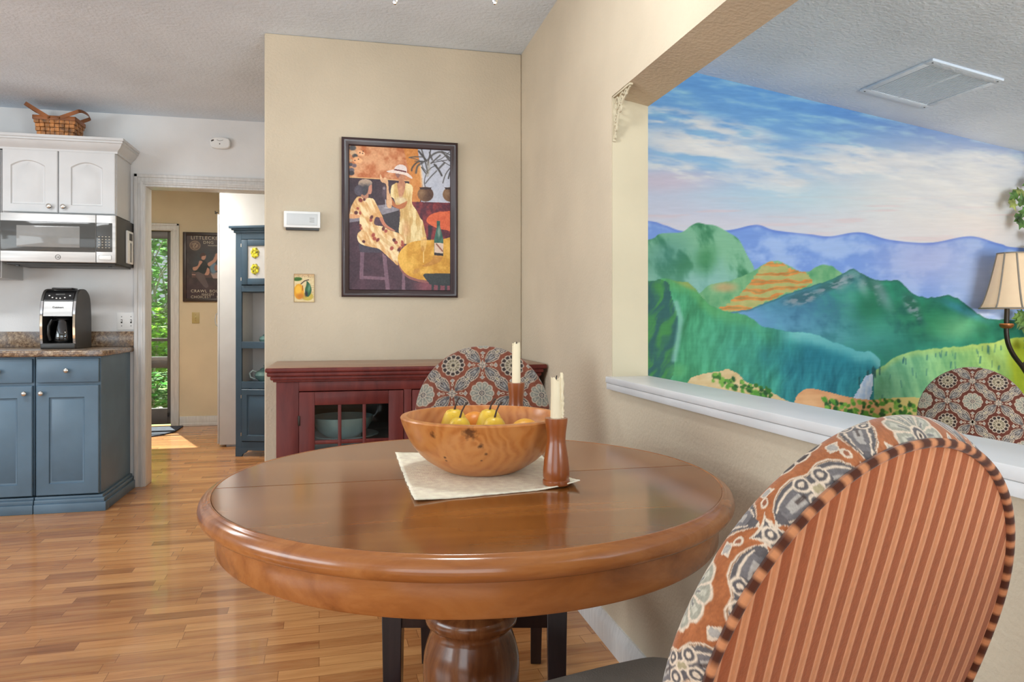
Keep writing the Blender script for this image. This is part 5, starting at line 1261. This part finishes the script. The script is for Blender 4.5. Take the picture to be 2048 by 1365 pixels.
# candlesticks and candles
def candlestick(base, s, label, lab2, cand_h, drip, n2):
    pr = [(0, 0), (.0262, 0), (.0272, .003), (.0268, .009), (.0252, .0105), (.0255, .013), (.0265, .016), (.0262, .03), (.0243, .05), (.0215, .068), (.0192, .083), (.0186, .09), (.0192, .101), (.021, .115), (.0228, .128), (.0228, .132), (.0125, .1322), (.0125, .122), (0, .122)]
    tag(MB().lathe([(r, z * s) for r, z in pr], 40, tuple(base)).build('candlestick', MW['cstick'], None, 40), label, 'candlestick')
    cb = (base[0], base[1], base[2] + .1225 * s)
    t = thing('candle', lab2, 'candle', cb)
    rr = random.Random(n2); mb = MB(); seg = 28; hts = [0, .01, .03, .05, cand_h * .6, cand_h * .85, cand_h - .006, cand_h]
    vs = []; fs = []
    for k, h_ in enumerate(hts):
        for i in range(seg):
            a = 2 * PI * i / seg; r = .0117 - .0012 * h_ / cand_h + .0004 * math.sin(3 * a + n2) + (.0003 * math.sin(7 * a + k))
            z = h_ + (.0035 * math.sin(2 * a + n2) + .002 * math.sin(5 * a) if k == len(hts) - 1 else 0)
            vs.append((cb[0] + r * math.cos(a), cb[1] + r * math.sin(a), cb[2] + z))
    for k in range(len(hts) - 1):
        for i in range(seg):
            j = (i + 1) % seg; fs.append((k * seg + i, k * seg + j, (k + 1) * seg + j, (k + 1) * seg + i))
    top = (len(hts) - 1) * seg; vs.append((cb[0], cb[1], cb[2] + cand_h - .008)); fs += [(top + i, top + (i + 1) % seg, len(vs) - 1) for i in range(seg)]; fs.append(list(range(seg))[::-1])
    mb.add(vs, fs); mb.build('wax_body', MW['wax'], t, 60)
    MB().tube([(cb[0], cb[1], cb[2] + cand_h - .01), (cb[0], cb[1], cb[2] + cand_h + .001), (cb[0] + .0012, cb[1], cb[2] + cand_h + .006)], .0011, 6).build('wick', MW['wick'], t)
    if drip:
        d = MB(); e = rt * .0112
        for (da, z0, z1, r) in ((0, .04, .098, .0042), (.3, .06, .10, .0036), (-.35, .045, .09, .0034), (.1, .018, .05, .0046), (-.1, .008, .022, .004)):
            c_ = Vector(cb) + Matrix.Rotation(da, 3, 'Z') @ e
            d.tube([(c_.x, c_.y, c_.z + z0 + (z1 - z0) * k / 6) for k in range(7)], [r * (.75 if k in (0, 6) else 1 + .25 * math.sin(k * 2.1)) for k in range(7)], 8)
        d.build('wax_drips', MW['wax'], t, 60)
candlestick(at_depth(1112.5, 1.4495, TZ + .0045), 1.0, 'brown wooden candlestick at the front right corner of the placemat', 'dripping ivory candle in the front candlestick', .0885, True, 1)
candlestick(at_depth(1032.5, 1.93, TZ + .0005), 1.25, 'brown wooden candlestick standing behind the wooden bowl', 'straight ivory candle in the candlestick behind the bowl', .115, False, 4)
# ================================================================== CHAIRS
CA, CB, CW, REC, TB = .2135, .2245, .779, .288, .050
LC = .195
def fabric(u, v, ga=(92, 46, 32), gb=(126, 68, 46), k_=.84):
    """embroidered brown cloth: flower medallions on a lattice, paired leaves, little stars (metres in, sRGB out)"""
    sh = u.shape; C = np.zeros(sh + (3,)); wob = (fbm(u * 220, v * 220, 2, 3) - .5)
    g = fbm(u * 60, v * 60, 3, 5)[..., None]
    C[:] = np.array(ga, float) / k_ * (1 - g) + np.array(gb, float) / k_ * g
    p = u / LC + wob * .012; q = v / LC + wob * .012
    def put(m, c): 
        nonlocal C
        m = np.clip(m, 0, 1)[..., None]; C = C * (1 - m) + np.array(c, float) * m
    def band(d, a, b, s=.006): return sstep(a - s, a + s, d) * (1 - sstep(b - s, b + s, d))
    cream = (214, 194, 172); grey = (94, 88, 88); pale = (168, 160, 152); olive = (166, 152, 120); dark = (62, 48, 44)
    # leaves along the star-to-star diagonals
    for (ox, oy, sx) in ((.25, .25, -1), (.75, .25, 1), (.25, .75, 1), (.75, .75, -1)):
        dx = p - ox; dx = dx - np.round(dx); dy = q - oy; dy = dy - np.round(dy)
        s = np.abs((dx + sx * dy) * .7071); t = np.abs((dx - sx * dy) * .7071)
        w = np.interp(s, [0, .03, .08, .14, .2, .25, .285, .305], [.075, .085, .105, .102, .078, .046, .016, 0.0])
        d = t / np.maximum(w, 1e-4); ins = (s < .31)
        put((1 - sstep(.97, 1.06, d)) * ins, cream)
        put(band(d, .87, .92, .02) * ins * (s < .27), (150, 112, 84))
        put((1 - sstep(.82, .87, d)) * (s < .285), grey)
        put(band(d, .50, .64, .04) * (s < .25) * (s > .09), cream)
        put((1 - sstep(.46, .52, d)) * (s < .235) * (s > .1), (112, 106, 106))
        put((1 - sstep(.2, .26, d)) * (s < .2) * (s > .1), pale)
        r1 = np.hypot(s - .055, t - .046); put(1 - sstep(.038, .046, r1), cream); put(1 - sstep(.026, .032, r1), grey); put(1 - sstep(.012, .017, r1), cream)
        r2 = np.hypot(s - .012, t); put(1 - sstep(.024, .03, r2), cream); put(1 - sstep(.012, .018, r2), olive)
        put(band(t, .0, .007) * (s > .09) * (s < .15), dark)
    # medallions
    for (ox, oy, kind) in ((0, 0, 0), (.5, .5, 1)):
        dx = p - ox; dx = dx - np.round(dx); dy = q - oy; dy = dy - np.round(dy)
        r = np.hypot(dx, dy); a = np.arctan2(dy, dx); k = 12 if kind == 0 else 10
        pet = np.abs(np.cos(k / 2 * a)); R = .182 + .022 * pet
        put(1 - sstep(R - .006, R + .006, r), cream)
        if kind == 0:
            put(band(r, .128, .172 + .014 * pet) * sstep(.30, .45, pet), dark)
            put(1 - sstep(.118, .126, r), cream); put((1 - sstep(.108, .116, r)) * sstep(.25, .5, np.abs(np.cos(k / 2 * a + .8))), olive); put((1 - sstep(.108, .116, r)) * sstep(.7, .9, np.abs(np.cos(k / 2 * a))) * .8, (104, 92, 76))
        else:
            put((1 - sstep(R - .022, R - .012, r)) * sstep(.22, .36, pet), (158, 154, 138)); put(band(r, .08, .16) * sstep(.75, .9, pet), (190, 184, 166))
            put(band(r, .06, .12) * sstep(.92, .98, pet), (120, 116, 112))
        put(1 - sstep(.054, .06, r), cream); put(1 - sstep(.04, .046, r), grey if kind else olive); put(1 - sstep(.022, .028, r), cream if kind else dark)
        put(1 - sstep(.009, .013, r), dark)
    # stars
    for (ox, oy) in ((.5, 0), (0, .5)):
        dx = p - ox; dx = dx - np.round(dx); dy = q - oy; dy = dy - np.round(dy)
        adx, ady = np.abs(dx), np.abs(dy); d = (adx + .0001) ** .62 + (ady + .0001) ** .62; m = .105 ** .62
        put(1 - sstep(m * 1.0, m * 1.07, d), cream); put(1 - sstep(m * .84, m * .89, d), grey)
        r = np.hypot(dx, dy); put(1 - sstep(.036, .042, r), cream); put(1 - sstep(.022, .027, r), grey); put(1 - sstep(.01, .014, r), cream)
        for (ex, ey) in ((1, 0), (-1, 0), (0, 1), (0, -1)):
            l = dx * ex + dy * ey; tt = np.abs(dx * ey - dy * ex)
            e = np.hypot((l - .155) / .03, tt / .022); put(1 - sstep(.95, 1.15, e), cream); put(1 - sstep(.5, .65, e), (150, 92, 66))
            e = tt / np.maximum(.05 - np.abs(l - .222) * 1.3, .001); put((1 - sstep(.9, 1.05, e)) * (np.abs(l - .222) < .036), cream); put((1 - sstep(.5, .6, e)) * (np.abs(l - .222) < .025), pale)
    st = (fbm(u * 900, v * 300, 2, 8) - .5)[..., None]
    return np.clip(C * k_ * (1 + st * .22), 8, 250)
def back_outline(a, b, n):
    """(s, w) points counter-clockwise from the lower left... right side up, over the top, down the left side"""
    pts = []; wb_ = -.345
    for k in range(60):
        w = wb_ + (0 - wb_) * k / 60; hw = a * max(1 - .34 * (w / .388) ** 2, .0); hw = max(hw, .135 * a / CA) if w < -.2 else hw
        pts.append((hw, w))
    for k in range(121):
        th = PI * k / 120; pts.append((a * math.cos(th), b * math.sin(th)))
    for k in range(59, -1, -1): pts.append((-pts[k][0], pts[k][1]))
    pts.append((0.0, wb_ - .004))
    P = np.array(pts); # smooth the corner where the taper stops
    for _ in range(6): P[5:55] = (P[4:54] + P[5:55] * 2 + P[6:56]) / 4; P[186:236] = (P[185:235] + P[186:236] * 2 + P[187:237]) / 4
    d = np.r_[0, np.cumsum(np.hypot(*np.diff(np.r_[P, P[:1]], axis=0).T))]
    t = np.linspace(0, d[-1], n, endpoint=False); Q = np.r_[P, P[:1]]
    return np.stack([np.interp(t, d, Q[:, 0]), np.interp(t, d, Q[:, 1])], -1), t
def to3(s, w, off):
    """back-local (sideways, along the back, forward off the rear face) -> chair-local"""
    off = off - .34 * s * s - .21 * w * np.abs(w)
    return np.stack([s, -w * math.sin(REC) + off * math.cos(REC), CW + w * math.cos(REC) + off * math.sin(REC)], -1)
MF = M_attr('embroidered_upholstery', .75, .25, 700, spec=.15, sheen=.25)
MWELT = M_attr('striped_welt_cord', .8, spec=.15, sheen=.2)
def M_stripe():
    m, nt, b = newmat('rust_striped_velvet')
    tc = N(nt, 'ShaderNodeTexCoord'); sp = N(nt, 'ShaderNodeSeparateXYZ'); nt.links.new(tc.outputs['Object'], sp.inputs[0])
    ns = noise(nt, coords(nt), 9, 2); x = math_(nt, 'ADD', sp.outputs[0], math_(nt, 'MULTIPLY', ns, .002))
    f = math_(nt, 'FRACT', math_(nt, 'MULTIPLY', x, 1 / .0214))
    c = ramp(nt, f, [(.0, (162, 88, 52)), (.45, (168, 94, 56)), (.51, (226, 166, 126)), (.58, (212, 144, 100)), (.72, (208, 140, 96)), (.89, (224, 162, 122)), (.95, (164, 90, 54))])
    n2 = noise(nt, coords(nt, (60, 60, 8)), 6, 3)
    c = mixc(nt, .3, c, ramp(nt, n2, [(.25, (110, 60, 40)), (.75, (240, 200, 180))]), 'MULTIPLY')
    nt.links.new(c, b.inputs['Base Color']); b.inputs['Roughness'].default_value = .8; b.inputs['Specular IOR Level'].default_value = .15
    b.inputs['Sheen Weight'].default_value = .35; b.inputs['Sheen Roughness'].default_value = .45; b.inputs['Sheen Tint'].default_value = (1, .82, .7, 1)
    bump(nt, b, noise(nt, coords(nt), 420, 3), .18, .002)
    return m
MS = M_stripe()
def dining_chair(label, loc, yaw, nout, nfront, nside, phase=(0, 0), light_tone=((92, 46, 32), (126, 68, 46), .76)):  # same cloth on every chair; how brightly each is lit goes into its colours
    t = thing('dining_chair', label, 'chair', loc, -yaw, 'round-backed embroidered dining chairs')
    O, arc = back_outline(CA, CB, nout)
    nx = np.roll(O, -1, 0) - np.roll(O, 1, 0); nn = np.stack([nx[:, 1], -nx[:, 0]], -1); nn /= np.linalg.norm(nn, axis=1)[:, None]
    cen = np.array([0, -.03])
    rows = []; cols = []
    ks = np.linspace(0.02, 1, nfront)
    for k in ks:      # front cushion
        P = cen + (O - cen) * k; off = TB - .012 + .028 * (1 - k ** 2.6) + .0
        rows.append(to3(P[:, 0], P[:, 1], np.full(nout, off))); cols.append(P)
    for j in range(1, nside + 1):   # rounded edge and side band
        a = j / nside; d = a * (TB + .004)
        out = .010 * math.sin(PI * min(a, .999)) ** .6 - .0045 * a
        off = (TB - .012) * (1 - a) + 0 * a + .0 + (.006 * math.sin(PI * a) if a < .4 else .006 * math.sin(PI * a))
        P = O + nn * out; rows.append(to3(P[:, 0], P[:, 1], np.full(nout, off))); cols.append(O + nn * d)
    G = np.stack(rows, 1); Cc = np.stack(cols, 1)
    col = fabric(Cc[..., 0] + phase[0], Cc[..., 1] + phase[1], *light_tone)
    link('backrest', grid_mesh('backrest', G, col, True), MF, t, 60, world=False)
    # striped rear panel, domed outwards
    ns_ = 160; O2, _ = back_outline(CA - .009, CB - .009, ns_); rows = []
    for k in np.linspace(1, 0.0, 40):
        P = cen + (O2 - cen) * k; rows.append(to3(P[:, 0], P[:, 1], np.full(ns_, -.002 - .013 * (1 - k ** 3.2))))
    link('rear_panel', grid_mesh('rear_panel', np.stack(rows, 1), None, True), MS, t, 60, world=False)
    # welt cord round the rear edge
    O3, a3 = back_outline(CA - .0055, CB - .0055, 420); seg = 8; ring = []
    n3 = np.roll(O3, -1, 0) - np.roll(O3, 1, 0); m3 = np.stack([n3[:, 1], -n3[:, 0]], -1); m3 /= np.linalg.norm(m3, axis=1)[:, None]
    for k in range(seg + 1):
        an = 2 * PI * k / seg; P = O3 + m3 * 0.0046 * math.cos(an); ring.append(to3(P[:, 0], P[:, 1], np.full(420, -.0025 - 0.0046 * math.sin(an))))
    f = (a3 / .0215) % 1; lt = sstep(.47, .52, f) * (1 - sstep(.90, .95, f))
    cw = np.array((78, 38, 22.)) * (1 - lt[:, None]) + np.array((196, 130, 88.)) * lt[:, None]
    link('welt_cord', grid_mesh('welt_cord', np.stack(ring, 1), np.repeat(cw[:, None], seg + 1, 1), True), MWELT, t, 60, world=False)
    # seat
    fz = .48; m = MB()
    m.prism(smooth_poly([(-.225, .575), (-.235, .5), (-.215, .1), (-.19, .045), (0, .04), (.19, .045), (.215, .1), (.235, .5), (.225, .575), (.15, .592), (0, .596), (-.15, .592)], 5), .395, fz, 'z')
    m.build('seat', MW['taupe'], t, 50, .022, world=False)
    MB().box(-.205, .205, .475, .512, .295, .398, .003).box(-.17, .17, .06, .09, .335, .398, .003).box(-.225, -.198, .085, .472, .335, .398, .003).box(.198, .225, .085, .472, .335, .398, .003).build('seat_frame', MW['espresso'], t, world=False)
    for sx in (-1, 1):
        for (y0, y1, h0, h1, w0, w1) in (((.49, .49, .214, .214, .027, .021)), ((.07, .05, .173, .178, .0165, .021))):
            v = []
            for (yy, hh, w_, z) in ((y0, h0, w1 if y0 > .3 else w0, 0), (y0 if y0 > .3 else .085, h1, w0 if y0 > .3 else w1, .41)):
                cx = sx * hh; v += [(cx - w_, yy - w_, z), (cx + w_, yy - w_, z), (cx + w_, yy + w_, z), (cx - w_, yy + w_, z)]
            MB().hexa(v).build('leg', MW['espresso'], t, 30, .002, world=False)
    return t
ph = at_depth(965, 2.433, 0)
# facing directions: (sin yaw, cos yaw)
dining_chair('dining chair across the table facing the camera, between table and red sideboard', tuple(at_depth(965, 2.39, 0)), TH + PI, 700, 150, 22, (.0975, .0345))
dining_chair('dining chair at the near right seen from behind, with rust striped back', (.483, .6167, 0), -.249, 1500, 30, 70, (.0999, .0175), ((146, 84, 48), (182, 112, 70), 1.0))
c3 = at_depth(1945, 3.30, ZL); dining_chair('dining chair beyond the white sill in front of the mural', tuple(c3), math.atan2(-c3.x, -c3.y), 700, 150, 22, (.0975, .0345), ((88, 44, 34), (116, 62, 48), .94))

# ================================================================== LAMP, IVY, VENT, BRACKET
ls = ray(2024, 600); k = 3.19 / ls[1]; LX, LY = ls[0] * k, 3.19; fl = LX * SN + LY * CS
zb_, zt_ = H + (HY - 617) / F * fl, H + (HY - 507) / F * fl
t = thing('floor_lamp', 'dark bronze floor lamp with a lit cream bell shade by the mural', 'lamp', (LX, LY, ZL))
R0, R1 = .150, .068; hgt = zt_ - zb_
prof = []
for k in range(13):
    u = k / 12; r = R0 + (R1 - R0) * (u ** .72); prof.append((r, zb_ + hgt * u))
NSH = 8
def shade_pt(a, r, z): return (LX + r * math.cos(a), LY + r * math.sin(a), z)
sm = MB(); vs = []; fs = []; seg = 64
for i in range(seg):
    a = 2 * PI * i / seg; sc = 1 - .045 * (1 - abs(math.cos(NSH * a / 2 + .4))) * 0 + .02 * abs(math.sin(NSH * (a + .35) / 2))
    for r, z in prof: vs.append(shade_pt(a, r * (1.02 - sc * .02 + .0), z))
n_ = len(prof)
for i in range(seg):
    j = (i + 1) % seg
    for k in range(n_ - 1): fs.append((i * n_ + k, j * n_ + k, j * n_ + k + 1, i * n_ + k + 1))
sm.add(vs, fs); sh_ = sm.build('shade', MW['shade'], t, 60); sd_ = sh_.modifiers.new('thickness', 'SOLIDIFY'); sd_.thickness = .002
for i in range(NSH):
    a = 2 * PI * i / NSH - .52; rb = MB(); rb.tube([shade_pt(a, r + .0005, z) for r, z in prof], .0048, 6); rb.build('rib', MW['shade_rib'], sh_)
for (r, z) in ((R0, zb_), (R1, zt_)):
    tr = MB(); tr.tube([shade_pt(2 * PI * k / 48, r, z) for k in range(48)], .004, 6, True); tr.build('trim_band', MW['shade_rib'], sh_)
def lp(px, py): return on_y(px, py, LY)
st = [lp(2014, 600), lp(2014, 618), lp(2013, 650), lp(2013, 668), lp(2017, 690), lp(2028, 712), lp(2046, 736), lp(2058, 760), lp(2060, 800)]
path = [tuple(p) for p in smooth_curve([(p.x, p.z) for p in st], 4)]
pp_ = [(x, LY, z) for x, z in path]; bx_ = pp_[-1][0]
pp_ += [(bx_ - .0, LY, .5), (bx_, LY, ZL + .05)]
MB().tube(pp_, [.0125] * len(pp_), 12).build('stem', MW['bronze'], t)
cz1 = lp(2013, 652).z; cx1 = lp(2013, 652).x
MB().lathe([(.012, -.014), (.02, -.014), (.03, -.006), (.034, .002), (.034, .008), (.03, .012), (.012, .012)], 24, (cx1, LY, cz1), closed=True).build('collar', MW['gold'], t)
sc = MB(); sc.tube([(bx_ - .03 + .03 * math.cos(a) * (1 - a / 9), LY, lp(2050, 735).z + .035 * math.sin(a) * (1 - a / 9)) for a in [k * .35 for k in range(18)]], .005, 8); sc.build('scroll', MW['bronze'], t)
MB().lathe([(0, 0), (.14, 0), (.14, .012), (.1, .025), (.03, .045), (.013, .07), (0, .07)], 40, (bx_, LY, ZL)).build('base', MW['bronze'], t)
MB().tube([(lp(2014, 600).x, LY, lp(2014, 600).z - .02), (LX, LY, zb_ + .05), (LX, LY, zb_ + .12)], .009, 8).build('socket', MW['bronze'], t)

def ivy_leaf(mb, c, s, R):
    pts = [(0, -.5), (.35, -.62), (.62, -.25), (.45, .0), (.72, .35), (.28, .38), (0, 1.0), (-.28, .38), (-.72, .35), (-.45, 0), (-.62, -.25), (-.35, -.62)]
    b = [Vector((0, .05, .12))] + [Vector((x, y, -.06 * abs(x))) for x, y in pts]
    mb.add([Vector(c) + R @ (p * s) for p in b], [(0, i, i % 12 + 1) for i in range(1, 13)])
t = thing('hanging_ivy', 'trailing green ivy hanging beside the floor lamp at the right edge', 'ivy', tuple(on_y(2062, 400, 3.29)))
rr = random.Random(12); iv = MB(); vn = []
for k in range(30):
    py = 330 + k * 13; p = on_y(2060 + 6 * math.sin(k * .7), 300 + k * 14, 3.30 + .01 * math.sin(k)); vn.append(p)
MB().tube(vn, .0035, 6).build('vine', MW['bark'], t)
MIV = [MW['leaf'], M_plain('pale_ivy_leaf', (150, 160, 84), .5, var=.2, vscale=25)]
for (px, py, s, a, mi) in ((2028, 392, .048, 2.2, 0), (2040, 385, .05, 1.2, 1), (2026, 408, .045, 3.4, 1), (2044, 402, .05, .3, 0), (2038, 437, .05, 3.2, 0), (2050, 425, .05, 1.5, 0), (2043, 447, .045, 2.6, 0), (2034, 634, .04, 1.9, 0), (2040, 644, .045, 2.8, 0), (2047, 652, .05, 3.3, 0), (2044, 628, .04, 1.0, 0), (2060, 500, .05, 2, 0), (2056, 560, .05, 1, 0), (2062, 470, .05, 3, 0), (2058, 365, .05, 2, 0), (2066, 600, .05, .5, 0), (2058, 690, .05, 2, 0)):
    mb = MB(); p = on_y(px, py, 3.285 + rr.uniform(-.02, .02))
    ivy_leaf(mb, p, s, Matrix.Rotation(PI / 2 + rr.uniform(-.5, .3), 3, 'X') @ Matrix.Rotation(a, 3, 'Z')); mb.build('leaf', MIV[mi], t, 0)

# return-air vent on the sloping ceiling
t = thing('ceiling_vent', 'white louvred return air vent on the sloping ceiling above the mural', 'vent', (2.67, 2.885, ceil_z(2.67)))
sl_ = math.atan(-.1463); R = Matrix.Rotation(-sl_, 3, 'Y')
def vb(name, m, *bx, **k):
    mb = MB()
    for b in bx: mb.box(*b, **k)
    mb.v = [tuple(Vector((2.672, 2.888, ceil_z(2.672))) + Matrix.Rotation(.03, 3, 'Z') @ (R @ Vector(v))) for v in mb.v]
    return mb.build(name, m, t)
hx, hy = .197, .222
vb('frame', MW['ceil'], (-hx, hx, -hy, -hy + .045, -.012, -.0005), (-hx, hx, hy - .045, hy, -.012, -.0005), (-hx, -hx + .03, -hy + .04, hy - .04, -.012, -.0005), (hx - .03, hx, -hy + .04, hy - .04, -.012, -.0005), (-.005, .005, -hy + .04, hy - .04, -.012, -.001), bev=.002)
vb('backing', MW['panel_grey'], (-hx + .02, hx - .02, -hy + .03, hy - .03, -.003, -.0008))
sl2 = [(xx, xx + .0065, -hy + .045, hy - .045, -.0105, -.004) for xx in [-.16 + k * .0105 for k in range(31)] if not (-.012 < xx < .006)]
o = vb('louvres', MW['ceil'], *sl2); 
for sx in (-1, 1):
    for sy in (-1, 1): vb('screw', MW['char'], (sx * .18 - .003, sx * .18 + .003, sy * .205 - .003, sy * .205 + .003, -.0135, -.011))

# cast bracket in the corner of the opening
t = thing('corner_bracket', 'small white cast iron scroll bracket in the top corner of the wall opening', 'bracket', (XW + .006, YJ - .01, 1.83))
bxx = XW + .007
MB().box(bxx - .006, bxx + .006, YJ - .0095, YJ - .0035, 1.69, 1.838, .001).box(bxx - .006, bxx + .006, YJ - .155, YJ - .004, 1.834, 1.8405, .001).build('arms', MW['cream_smooth'], t)
def spiral(cy, cz, r0, turns, dirn, ph, w=.0036):
    pts = []
    for k in range(26):
        u = k / 25; a = ph + dirn * u * turns * 2 * PI; r = r0 * (1 - .82 * u); pts.append((bxx, cy + r * math.cos(a), cz + r * math.sin(a)))
    return MB().tube(pts, w, 6)
for (cy, cz, r, tn, dr, ph_) in ((YJ - .034, 1.806, .026, 1.3, 1, .4), (YJ - .075, 1.815, .019, 1.3, -1, 2.5), (YJ - .112, 1.822, .012, 1.1, 1, .3), (YJ - .026, 1.765, .018, 1.3, -1, .4), (YJ - .02, 1.73, .013, 1.2, 1, .9), (YJ - .06, 1.785, .016, 1.1, 1, 1.2), (YJ - .016, 1.705, .008, 1.0, -1, 1.0)):
    spiral(cy, cz, r, tn, dr, ph_).build('scroll', MW['cream_smooth'], t)
MB().tube([(bxx, YJ - .008, 1.70), (bxx, YJ - .028, 1.735), (bxx, YJ - .05, 1.775), (bxx, YJ - .09, 1.808), (bxx, YJ - .145, 1.833)], .0036, 6).build('brace', MW['cream_smooth'], t)

# ================================================================== CEILING FAN over the table (only its pull chains reach into the frame)
fx_, fy_ = .233, 1.742
t = thing('ceiling_fan', 'ceiling fan over the table, only two chrome pull chain ends showing at the top', 'ceiling fan', (fx_, fy_, CE))
MB().lathe([(0, 2.439), (.07, 2.439), (.06, 2.39), (.016, 2.38), (.016, 2.32), (.05, 2.31), (.1, 2.29), (.105, 2.22), (.07, 2.19), (.06, 2.16), (0, 2.16)], 40, (fx_, fy_, 0)).build('motor', MW['nickel'], t)
for k in range(5):
    a = k * 2 * PI / 5 + .3; R = Matrix.Rotation(a, 3, 'Z') @ Matrix.Rotation(.2, 3, 'X'); mb = MB()
    mb.prism(smooth_poly([(.14, -.04), (.3, -.06), (.55, -.07), (.6, -.04), (.6, .04), (.55, .07), (.3, .06), (.14, .04)], 4), -.004, .004, 'z')
    mb.v = [tuple(R @ Vector(v) + Vector((fx_, fy_, 2.25))) for v in mb.v]; b_ = mb.build('blade', MW['espresso'], t)
MB().lathe([(0, 2.17), (.13, 2.165), (.135, 2.15), (.12, 2.11), (.08, 2.075), (0, 2.065)], 40, (fx_, fy_, 0)).build('light_bowl', M_emit('frosted_glass_bowl', (255, 240, 215), 2.0, (240, 235, 225)), t)
for px in (790, 990):
    p = at_depth(px, 1.75, 0); cmb = MB(); cmb.tube([(p.x, p.y, 1.872), (p.x, p.y, 2.05), (fx_ + (p.x - fx_) * .9, fy_ + (p.y - fy_) * .9, 2.14)], .0014, 6); c_ = cmb.build('pull_chain', MW['chrome'], t)
    MB().lathe([(0, 1.855), (.004, 1.857), (.0065, 1.864), (.0055, 1.871), (.003, 1.876), (.003, 1.884), (0, 1.886)], 16, (p.x, p.y, 0)).build('pull_end', MW['chrome'], c_)

# ================================================================== LIGHT AND CAMERA
def area(name, loc, rot, sx, sy, power, col=(1, 1, 1)):
    l = bpy.data.lights.new(name, 'AREA'); l.shape = 'RECTANGLE'; l.size = sx; l.size_y = sy; l.energy = power; l.color = col
    o = bpy.data.objects.new(name, l); COL.objects.link(o); o.location = loc; o.rotation_euler = rot; return o
DAY_FILL = (.84, .95, 1.0)
area('added_fill_rear', (-1.5, -2.95, 1.15), (math.radians(104), 0, 0), 3.6, 1.7, 66, DAY_FILL)  # added fill lamp behind the camera, tilted up to brighten the ceiling
area('added_fill_left', (-4.55, .4, 1.4), (0, math.radians(-102), 0), 1.3, 3.6, 130, DAY_FILL)  # added fill lamp out of view on the left, also aimed upward
area('added_fill_sunroom', (2.6, -2.6, 1.0), (math.radians(102), 0, math.radians(-6)), 2.6, 1.8, 205, DAY_FILL)  # added fill lamp at the sunroom's open end, brightens the mural
area('hall_ceiling_light', (-1.5, 5.95, 2.4), (0, 0, 0), .5, .5, 40, (1, .95, .86))
area('added_fill_kitchen', (-2.1, 3.4, 2.42), (0, 0, 0), 1.2, .3, 30, (.95, .98, 1))  # added fill lamp without a fixture, brightens the kitchen wall and ceiling
def point(name, loc, power, col, r=.05):
    l = bpy.data.lights.new(name, 'POINT'); l.energy = power; l.color = col; l.shadow_soft_size = r
    o = bpy.data.objects.new(name, l); COL.objects.link(o); o.location = loc
point('floor_lamp_bulb', (LX, LY, zb_ + .14), 2.5, (1, .8, .58), .03)
point('ceiling_fan_bulb', (fx_, fy_, 1.97), 19, (.92, .97, 1), .1)
sn = bpy.data.lights.new('sun', 'SUN'); sn.energy = 20; sn.angle = .01; sn.color = (1, .96, .9)
so_ = bpy.data.objects.new('sun', sn); COL.objects.link(so_); so_.rotation_euler = Vector((-.22, .56, .75)).to_track_quat('Z', 'Y').to_euler(); so_.location = (0, 12, 8)
w = bpy.data.worlds.new('sky'); SC.world = w; w.use_nodes = True
bg = w.node_tree.nodes['Background']; bg.inputs[0].default_value = (.86, .92, 1, 1); bg.inputs[1].default_value = .9

cam = bpy.data.cameras.new('camera'); co = bpy.data.objects.new('camera', cam); COL.objects.link(co)
co.location = (0, 0, H); co.rotation_euler = (PI / 2, 0, -TH)
cam.sensor_width = 36; cam.sensor_fit = 'HORIZONTAL'; cam.lens = F * 36 / 2048; cam.shift_x = 0; cam.shift_y = -(682.5 - HY) / 2048
cam.clip_start = .02; cam.clip_end = 100
SC.camera = co
vs_ = SC.view_settings; vs_.view_transform = 'Standard'; vs_.look = 'None'; vs_.exposure = -0.17; vs_.gamma = 1; vs_.use_curve_mapping = False
